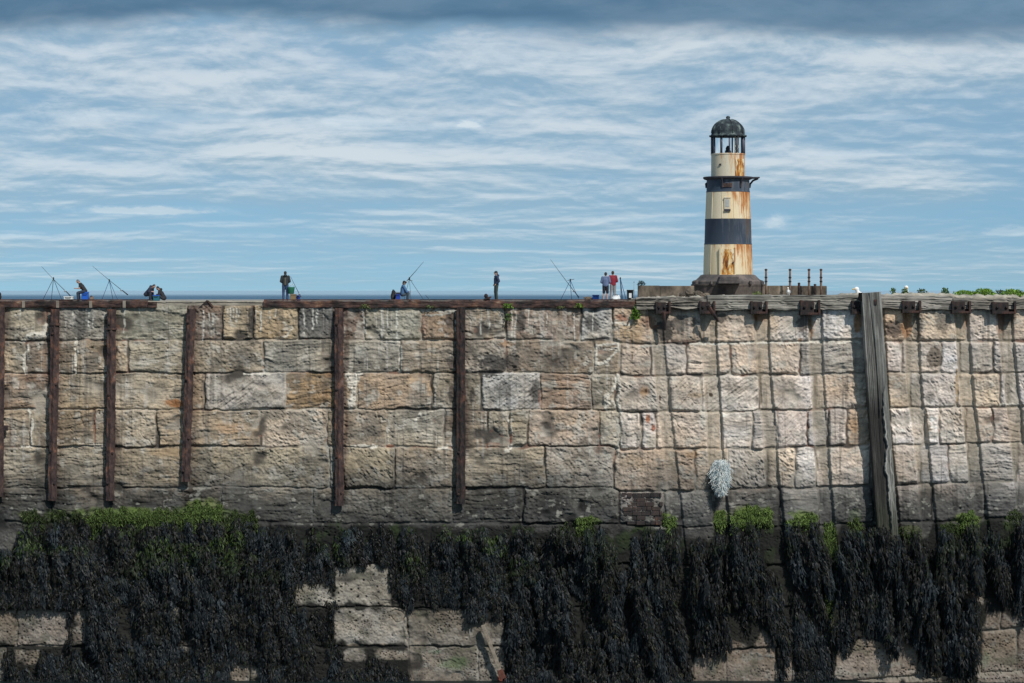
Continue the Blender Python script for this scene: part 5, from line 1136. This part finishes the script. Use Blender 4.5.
bx('cool_box', 64.2, 73.2, 296.3, 'pale_plastic', 'low white cool box on the deck in front of the hunched person', 'box', lid='bag_white', y=PY - .2)
bx('tackle_box', 153.4, 159.6, 295.0, 'teal_plastic', 'teal box with pale lid beside the crouching person', 'box', lid='blue_plastic')
bag(-4, 1.6, 292, 'black_nylon', 'black rucksack half cut off at the left edge of the photo')
bag(89, 94, 296, 'rope_mix', 'small dull brown bag behind the blue seat box', PY + .3)
bx('folding_stool', 290.4, 296.2, 294.0, 'brown_canvas', 'brown canvas stool under the green bag', 'stool', handle=False)
p = G(291.2); hh = P(0, 294, PY).z
root = empty('green_bag', (p.x, PY - .05, hh + .005), 'open green bag resting on the brown stool', 'bag')
mb = MB(); mb.lathe([(.14, 0), (.17, .03), (.22, .38), (.225, .42), (.20, .42), (.14, .05)], (0.0, 0, 0), 20); mb.build('bag_body', GEAR['green_nylon'], root, True)
mb = MB(); mb.tube([(.2, -.02, .40), (.15, -.05, .56), (.02, -.06, .60), (-.1, -.05, .40)], .016, 6); mb.build('handle', GEAR['bag_white'], root, True)
bucket(296.3, 300.3, 295.2, 'deep_blue', 'small blue bucket right of the brown stool')
bag(390.6, 396, 290, 'black_nylon', 'black bag left of the low sitting person', PY - .1)
bx('tackle_box', 395.8, 400.2, 292.4, 'deep_blue', 'upright blue box between black bag and sitting person', 'box', y=PY - .35, lid='black_nylon')
bx('tackle_box', 592.4, 599, 294.8, 'blue_plastic', 'blue box on the deck left of the shorts wearer', 'box', lid='deep_blue')
p = G(587); root = empty('net_heap', p, 'low brown heap of rope and net left of a blue box', 'net'); 
for k in range(9):
    mb = MB(); q0 = Vector((random.uniform(-.25, .25), random.uniform(-.15, .15), .06)); mb.tube([q0 + Vector((.14 * math.cos(a), .12 * math.sin(a), .04 * math.sin(3 * a) + k * .018)) for a in [2 * math.pi * j / 14 for j in range(15)]], .025, 6); mb.build('rope_coil', GEAR['rope_mix'], root, True)
bag(611.5, 620.5, 294.8, 'bag_white', 'crumpled white bag at the feet of the red jacket wearer', PY - 1.2, 'white_bag')
bucket(626.8, 633.4, 289.8, 'black_nylon', 'black bucket with pale label beside the thin upright pole', PY + .2, 'bag_white')

def rod(ua, va, ub, vb2, label, y=PY, rb=.022, rt=.009, dy=-.3):
    a, b_ = P(ua, va, y), P(ub, vb2, y + dy); root = empty('fishing_rod', a, label, 'fishing rod')
    mb = MB(); mb.tube([(b_ - a) * t + Vector((0, 0, -.10 * math.sin(math.pi * t) * .3)) for t in (0, .25, .5, .75, 1)], [rb, rb * .9, rb * .75, rt * 1.3, rt], 6); mb.build('blank', GEAR['rod_black'], root, True)
    mb = MB(); mb.tube([(0, 0, 0), (b_ - a) * .16], [rb * 1.5, rb * 1.3], 8); mb.build('grip', GEAR['black_nylon'], root, True)
    q_ = (b_ - a) * .19; mb = MB(); mb.ball(q_ + Vector((0, -.05, -.05)), (.05, .06, .06), 10); mb.build('reel', GEAR['steel_grey'], root, True)
def tripod(u, v, feet, label, y=PY, mat='tripod_blue', bar=None, rad=.018):
    a = P(u, v, y); root = empty('rod_tripod', (a.x, y, DZ), label, 'rod tripod')
    for (fu, dy) in feet:
        e = G(fu, y + dy); mb = MB(); mb.tube([a, a.lerp(e, .5), e + Vector((0, 0, .02))], [rad, rad * .9, rad * .8], 6); mb.build('leg', GEAR[mat], root, True, 'world')
    mb = MB(); mb.lathe([(.03, -.06), (.045, 0), (.03, .08)], (a.x, a.y, a.z), 10); mb.build('hub', GEAR['black_nylon'], root, True, 'world')
    if bar: mb = MB(); mb.tube([P(bar[0], bar[1], y), P(bar[2], bar[3], y)], .016, 6); mb.build('rod_rest', GEAR['black_nylon'], root, True, 'world')
tripod(53.5, 278.5, [(42.5, 0), (51.3, .9), (62, -.7)], 'three-legged rod tripod left of the hunched person', mat='rod_black')
rod(70.5, 296, 41.5, 266.5, 'fishing rod slanting up left over the leftmost tripod')
tripod(109.3, 280.5, [(101.5, -.2), (113.2, .9), (118, -.6)], 'rod tripod right of the hunched person')
rod(128, 295, 92.5, 266, 'fishing rod slanting up left over the tripod right of the seat')
rod(301, 297, 290.6, 276.5, 'short fishing rod leaning against the back-turned jeans wearer', rb=.02)
tripod(409.4, 278.5, [(411, 0), (424, .9), (404, .9)], 'rod tripod beside the low sitting person', mat='rod_black', bar=(408, 279.5, 412.6, 281), rad=.013)
rod(402.5, 285.5, 423.6, 261.6, 'fishing rod slanting up right above the low sitting person', rb=.024)
rod(430.5, 300, 425.4, 294.8, 'short pale rod butt leaning by itself right of the sitting person', rb=.016)
tripod(570.3, 280.2, [(560.4, -.1), (571.6, .9), (579.4, -.5)], 'rod tripod with a short rest bar left of the blue box', bar=(567.5, 280.4, 574.2, 279.2))
rod(579, 297.5, 550.5, 259.5, 'longest fishing rod slanting up left over the tripod with rest bar')
tripod(620.3, 278.5, [(626.4, -.2), (621.4, .9), (622.8, .5)], 'steep blue rod tripod right of the red jacket wearer', rad=.024)
p = P(634, 300.8, PY + .2); root = empty('thin_pole', p, 'thin grey upright pole between bucket and parapet end', 'pole')
mb = MB(); mb.tube([(0, 0, 0), (0, 0, 1.12)], [.022, .014], 8); mb.build('shaft', GEAR['steel_grey'], root, True); mb = MB(); mb.ball((0, 0, 1.13), .028, 8); mb.build('tip', GEAR['black_nylon'], root, True)
# dark shrub on parapet end
p = P(641.5, 285.6, 104.8); root = empty('shrub', p, 'small dark blue-green shrub on the parapet end', 'shrub')
Vv, q = leaf_cloud((p.x, p.y, p.z), (.28, .22, .26), 260, .075, RNG); np_obj('foliage', Vv, q, M['algae'], np.tile((0.02, 0.045, 0.045), (len(Vv), 1)) * RNG.uniform(.6, 1.4, (len(Vv), 1)), root, False, tuple(p))
mb = MB(); mb.tube([(0, 0, -.02), (.02, 0, .1), (.05, .02, .22)], [.02, .015, .008], 6); mb.build('stem', M['stem'], root)

# ---------------------------------------------------------------- gulls
M['gull_white'] = simple('white_plumage', (0.80, 0.80, 0.78), .8, .05, 20, .1); M['gull_grey'] = simple('grey_plumage', (0.32, 0.34, 0.37), .8, .08, 20, .1); M['beak'] = simple('yellow_beak', (0.65, 0.40, 0.05), .5, .05, 8, 0)
def gull(loc, face, label, sc=1.0):
    root = empty('gull', loc, label, 'gull'); root.rotation_euler = (0, 0, face); root.scale = (sc, sc, sc)
    b = MB(); b.ball((0, 0, .20), (.19, .085, .095), 16, Matrix.Rotation(R(-14), 3, 'Y')); b.ball((.10, 0, .23), (.10, .075, .09), 14); b.tube([(.12, 0, .25), (.155, 0, .33), (.165, 0, .37)], [.06, .045, .042], 12); b.ball((.175, 0, .385), (.058, .045, .046), 14); b.tube([(-.15, 0, .17), (-.30, 0, .14)], [.05, .02], 10)
    for s in (-1, 1): b.tube([(.01, s * .035, .13), (.01, s * .035, .03), (.012, s * .035, .008)], [.02, .009, .009], 8); b.tube([(.0, s * .035, .006), (.06, s * .035, .004)], [.012, .02], 8)
    o = b.build('body', M['gull_white'], root); voxel(o, .009, 2)
    for s in (-1, 1): w = MB(); w.ball((-.07, s * .072, .215), (.20, .025, .062), 14, Matrix.Rotation(R(-12), 3, 'Y')); w.build('wing', M['gull_grey'], root, True)
    w = MB(); w.tube([(.225, 0, .382), (.265, 0, .376), (.285, 0, .366)], [.017, .013, .004], 8); w.build('beak', M['beak'], root, True)
gull(P(788.5, 296.2, 102.5) * 1.0, R(-105), 'white gull standing in front of the parapet below the iron posts', 1.25)
gull(Vector((P(864, 0, 5.5).x, 5.5, 6.20)), R(-165), 'gull with grey back standing behind the top of the tall post', .86)
gull(Vector((P(905.6, 0, 5.5).x, 5.5, 6.20)), R(-95), 'gull whose white head shows above the coping weeds', .92)

# ================================================================ SEA
m, nt, b = new_mat('sea_water')
tc = nd(nt, 'ShaderNodeTexCoord')
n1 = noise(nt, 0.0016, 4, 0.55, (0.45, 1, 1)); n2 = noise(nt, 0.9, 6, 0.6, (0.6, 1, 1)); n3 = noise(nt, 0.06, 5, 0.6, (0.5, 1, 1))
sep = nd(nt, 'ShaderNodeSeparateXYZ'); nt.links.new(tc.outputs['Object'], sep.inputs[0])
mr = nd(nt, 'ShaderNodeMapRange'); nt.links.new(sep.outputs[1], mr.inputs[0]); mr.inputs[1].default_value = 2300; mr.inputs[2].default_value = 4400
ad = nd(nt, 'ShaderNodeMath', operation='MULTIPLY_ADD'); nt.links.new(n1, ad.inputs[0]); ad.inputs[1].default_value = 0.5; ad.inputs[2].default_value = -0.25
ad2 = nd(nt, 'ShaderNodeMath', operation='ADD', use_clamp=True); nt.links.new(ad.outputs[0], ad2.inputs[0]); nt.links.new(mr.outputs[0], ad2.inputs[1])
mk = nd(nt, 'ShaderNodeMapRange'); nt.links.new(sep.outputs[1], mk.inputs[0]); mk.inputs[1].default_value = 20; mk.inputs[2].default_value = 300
open_sea = (mixc(nt, ad2.outputs[0], (0.045, 0.11, 0.18), (0.30, 0.43, 0.52)), 0)[0]  # haze and glint painted into the pale far colour, cloud shadow into the near
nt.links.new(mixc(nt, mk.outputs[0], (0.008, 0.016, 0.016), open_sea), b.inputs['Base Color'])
b.inputs['Roughness'].default_value = 0.4; b.inputs['Specular IOR Level'].default_value = 0.3; b.inputs['IOR'].default_value = 1.33
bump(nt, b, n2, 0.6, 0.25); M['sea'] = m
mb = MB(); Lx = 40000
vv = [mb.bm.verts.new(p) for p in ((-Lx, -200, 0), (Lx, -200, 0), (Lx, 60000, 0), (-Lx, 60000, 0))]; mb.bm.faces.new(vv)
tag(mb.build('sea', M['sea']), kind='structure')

# ================================================================ SKY + LIGHT
SUN_EL, SUN_AZ = R(47), R(148)      # azimuth clockwise from +Y (the view direction): sun behind the camera, to the right
w = bpy.data.worlds.new('World'); C.world = w; w.use_nodes = True; nt = w.node_tree; nt.nodes.clear()
out = nd(nt, 'ShaderNodeOutputWorld'); bg = nd(nt, 'ShaderNodeBackground'); nt.links.new(bg.outputs[0], out.inputs[0])
BGS = 0.1; bg.inputs[1].default_value = BGS
sky = nd(nt, 'ShaderNodeTexSky', sky_type='NISHITA', sun_disc=False, sun_elevation=SUN_EL, sun_rotation=SUN_AZ, air_density=1.0, dust_density=0.6, ozone_density=2.5)
def mth(op, a, b_=None, c_=None, clamp=False):
    n = nt.nodes.new('ShaderNodeMath'); n.operation = op; n.use_clamp = clamp
    for i, v in enumerate((a, b_, c_)):
        if v is None: continue
        if hasattr(v, 'is_linked'): nt.links.new(v, n.inputs[i])
        else: n.inputs[i].default_value = v
    return n.outputs[0]
def maprange(v, a, b_, c_=0.0, d_=1.0, smooth=True):
    n = nt.nodes.new('ShaderNodeMapRange'); n.interpolation_type = 'SMOOTHSTEP' if smooth else 'LINEAR'
    if hasattr(v, 'is_linked'): nt.links.new(v, n.inputs[0])
    for i, x in enumerate((a, b_, c_, d_)):
        if hasattr(x, 'is_linked'): nt.links.new(x, n.inputs[i + 1])
        else: n.inputs[i + 1].default_value = x
    return n.outputs[0]
tcw = nd(nt, 'ShaderNodeTexCoord'); sp = nd(nt, 'ShaderNodeSeparateXYZ'); nt.links.new(tcw.outputs['Generated'], sp.inputs[0])
az = mth('ARCTAN2', sp.outputs[0], sp.outputs[1]); el = mth('ARCSINE', sp.outputs[2])
x = mth('MULTIPLY', az, 24.0); y = mth('MULTIPLY', el, 24.0)
def wnoise(sx, sy, scale=1.0, det=8, rough=0.6, dist=0.0, off=0.0, yy=None):
    cb = nd(nt, 'ShaderNodeCombineXYZ'); nt.links.new(mth('MULTIPLY', x, sx), cb.inputs[0]); nt.links.new(mth('MULTIPLY', yy if yy is not None else y, sy), cb.inputs[1]); cb.inputs[2].default_value = off
    n = nd(nt, 'ShaderNodeTexNoise'); n.inputs['Scale'].default_value = scale; n.inputs['Detail'].default_value = det; n.inputs['Roughness'].default_value = rough; n.inputs['Distortion'].default_value = dist
    nt.links.new(cb.outputs[0], n.inputs['Vector']); return n.outputs['Fac']
wv = wnoise(0.35, 0.8, 1, 4, 0.55, 0, 9.0)
yl = mth('MULTIPLY', mth('LOGARITHM', mth('ADD', mth('MAXIMUM', y, -0.2), 0.45), 2.718), 1.9)      # cloud decks crowd together towards the horizon
yw = mth('ADD', yl, mth('MULTIPLY', mth('SUBTRACT', wv, 0.5), 0.22))
nA = wnoise(0.27, 1.55, 1, 11, 0.60, 0.22, 1.0, yw); nB = wnoise(0.8, 3.9, 1, 9, 0.62, 0.3, 2.0, yw); nC = wnoise(0.20, 1.1, 1, 4, 0.5, 0.2, 3.4, yw); nD = wnoise(3.0, 6.0, 1, 9, 0.62, 0.3, 4.0)
nA2 = wnoise(0.27, 1.55, 1, 6, 0.60, 0.22, 1.0, mth('ADD', yw, 0.09)); nB2 = wnoise(0.8, 3.9, 1, 6, 0.62, 0.3, 2.0, mth('ADD', yw, 0.045))
dens = mth('ADD', mth('ADD', mth('ADD', mth('MULTIPLY', nA, 0.48), mth('MULTIPLY', nB, 0.18)), mth('MULTIPLY', nC, 0.37)), mth('MULTIPLY', nD, 0.11))
shade = mth('ADD', mth('SUBTRACT', nA, nA2), mth('MULTIPLY', mth('SUBTRACT', nB, nB2), 0.8))
cov = nd(nt, 'ShaderNodeFloatCurve'); cm = cov.mapping.curves[0]
ptsC = [(0.0, 0.50), (0.10, 0.52), (0.20, 0.545), (0.28, 0.56), (0.36, 0.585), (0.46, 0.61), (0.58, 0.64), (0.70, 0.68), (0.82, 0.70), (1.0, 0.62)]
cm.points[0].location = ptsC[0]; cm.points[1].location = ptsC[-1]
for p_ in ptsC[1:-1]: cm.points.new(*p_)
cov.mapping.update(); nt.links.new(mth('DIVIDE', y, 3.2, clamp=True), cov.inputs['Value'])
dn = mth('ADD', dens, mth('SUBTRACT', cov.outputs[0], 0.5))
cl = maprange(dn, 0.38, 0.84)
def puff(cx, cy, sx, sy, amp=1.0, thr=0.50, soft=0.45, nz=nD, k=1.2, flat=0.5):
    dx = mth('DIVIDE', mth('SUBTRACT', x, cx), sx); dy0 = mth('SUBTRACT', y, cy)
    dy = mth('DIVIDE', dy0, mth('ADD', sy * flat, mth('MULTIPLY', mth('GREATER_THAN', dy0, 0.0), sy * (1 - flat))))
    r2 = mth('ADD', mth('MULTIPLY', dx, dx), mth('MULTIPLY', dy, dy))
    q = mth('ADD', mth('SUBTRACT', 1.0, r2), mth('MULTIPLY', mth('SUBTRACT', nz, 0.5), k * 2.4))
    return mth('MULTIPLY', maprange(q, thr - soft, thr + soft), amp)
pf = None
for args in ((-3.72, .78, 1.05, .075, .85), (-3.3, .80, .6, .06, .5), (-.44, 1.645, .26, .085, 1.0), (-1.5, 1.66, .6, .10, .7), (-1.3, 1.62, 1.1, .06, .5), (2.64, .66, .22, .14, .80, .55, .6), (3.0, .60, .6, .05, .4), (4.85, .57, .42, .09, .6), (1.1, .70, .8, .045, .55), (-2.4, .54, .8, .04, .5), (-4.9, .53, .4, .035, .5), (3.7, 1.70, .6, .05, .6), (4.2, 1.9, .7, .05, .5), (-3.6, 1.7, 1.4, .10, .5), (4.0, 1.35, 1.3, .06, .5)):
    q_ = puff(*args); pf = q_ if pf is None else mth('MAXIMUM', pf, q_)
cl = mth('MAXIMUM', cl, pf)
PF = pf
# clear air: the Nishita sky, filtered slightly towards the cool cast of the day
va = nd(nt, 'ShaderNodeVectorMath', operation='ADD'); nt.links.new(tcw.outputs['Generated'], va.inputs[0]); va.inputs[1].default_value = (0, 0, 0.10)
vn = nd(nt, 'ShaderNodeVectorMath', operation='NORMALIZE'); nt.links.new(va.outputs[0], vn.inputs[0]); nt.links.new(vn.outputs[0], sky.inputs[0])
air = mixc(nt, 1.0, sky.outputs[0], (0.57, 0.74, 0.80), 'MULTIPLY')
lit = mixc(nt, maprange(mth('ADD', shade, mth('MULTIPLY', mth('SUBTRACT', dn, 0.68), 0.9)), -0.14, 0.20), (2.6, 3.7, 4.5), (5.6, 6.1, 6.4))
lit = mixc(nt, mth('MULTIPLY', PF, 0.65), lit, (6.4, 7.0, 7.3))
col = mixc(nt, mth('MULTIPLY', cl, 0.84), air, lit)
# heavy grey-blue deck high up
dk = maprange(mth('ADD', y, mth('ADD', mth('MULTIPLY', mth('SUBTRACT', nA, .5), .75), mth('MULTIPLY', mth('SUBTRACT', wnoise(.20, .6, 1, 5, .55, 0, 6.0), .5), 1.0))), 2.30, 2.64)
dk = mth('MULTIPLY', dk, maprange(y, 4.5, 9.0, 1.0, 0.45))
dkc = mixc(nt, maprange(mth('ADD', mth('MULTIPLY', nA, .6), mth('MULTIPLY', nC, .4)), .35, .68), (0.45, 1.15, 2.0), (1.15, 2.1, 3.1))
col = mixc(nt, mth('MULTIPLY', dk, .90), col, dkc)
nt.links.new(col, bg.inputs[0])

sl = bpy.data.lights.new('Sun', 'SUN'); sl.energy = 3.0; sl.angle = R(0.9); sl.color = (1.0, 0.955, 0.89)
so = link(bpy.data.objects.new('Sun', sl))
sd = Vector((math.sin(SUN_AZ) * math.cos(SUN_EL), math.cos(SUN_AZ) * math.cos(SUN_EL), math.sin(SUN_EL)))
so.rotation_euler = (-sd).to_track_quat('-Z', 'Y').to_euler(); so.location = (20, -30, 40)

# ================================================================ CAMERA
cam = bpy.data.cameras.new('Camera'); co = link(bpy.data.objects.new('Camera', cam)); C.camera = co
co.location = (0, -DW, EZ); co.rotation_euler = (R(90), 0, 0)
cam.sensor_width = 36; cam.lens = F / 1024 * 36; cam.shift_y = (HV - 341.5) / 1024; cam.clip_start = 0.5; cam.clip_end = 100000
C.view_settings.view_transform = 'Standard'; C.view_settings.look = 'None'; C.view_settings.exposure = 0.32; C.view_settings.gamma = 1
C.cycles.max_bounces = 6; C.cycles.transmission_bounces = 4
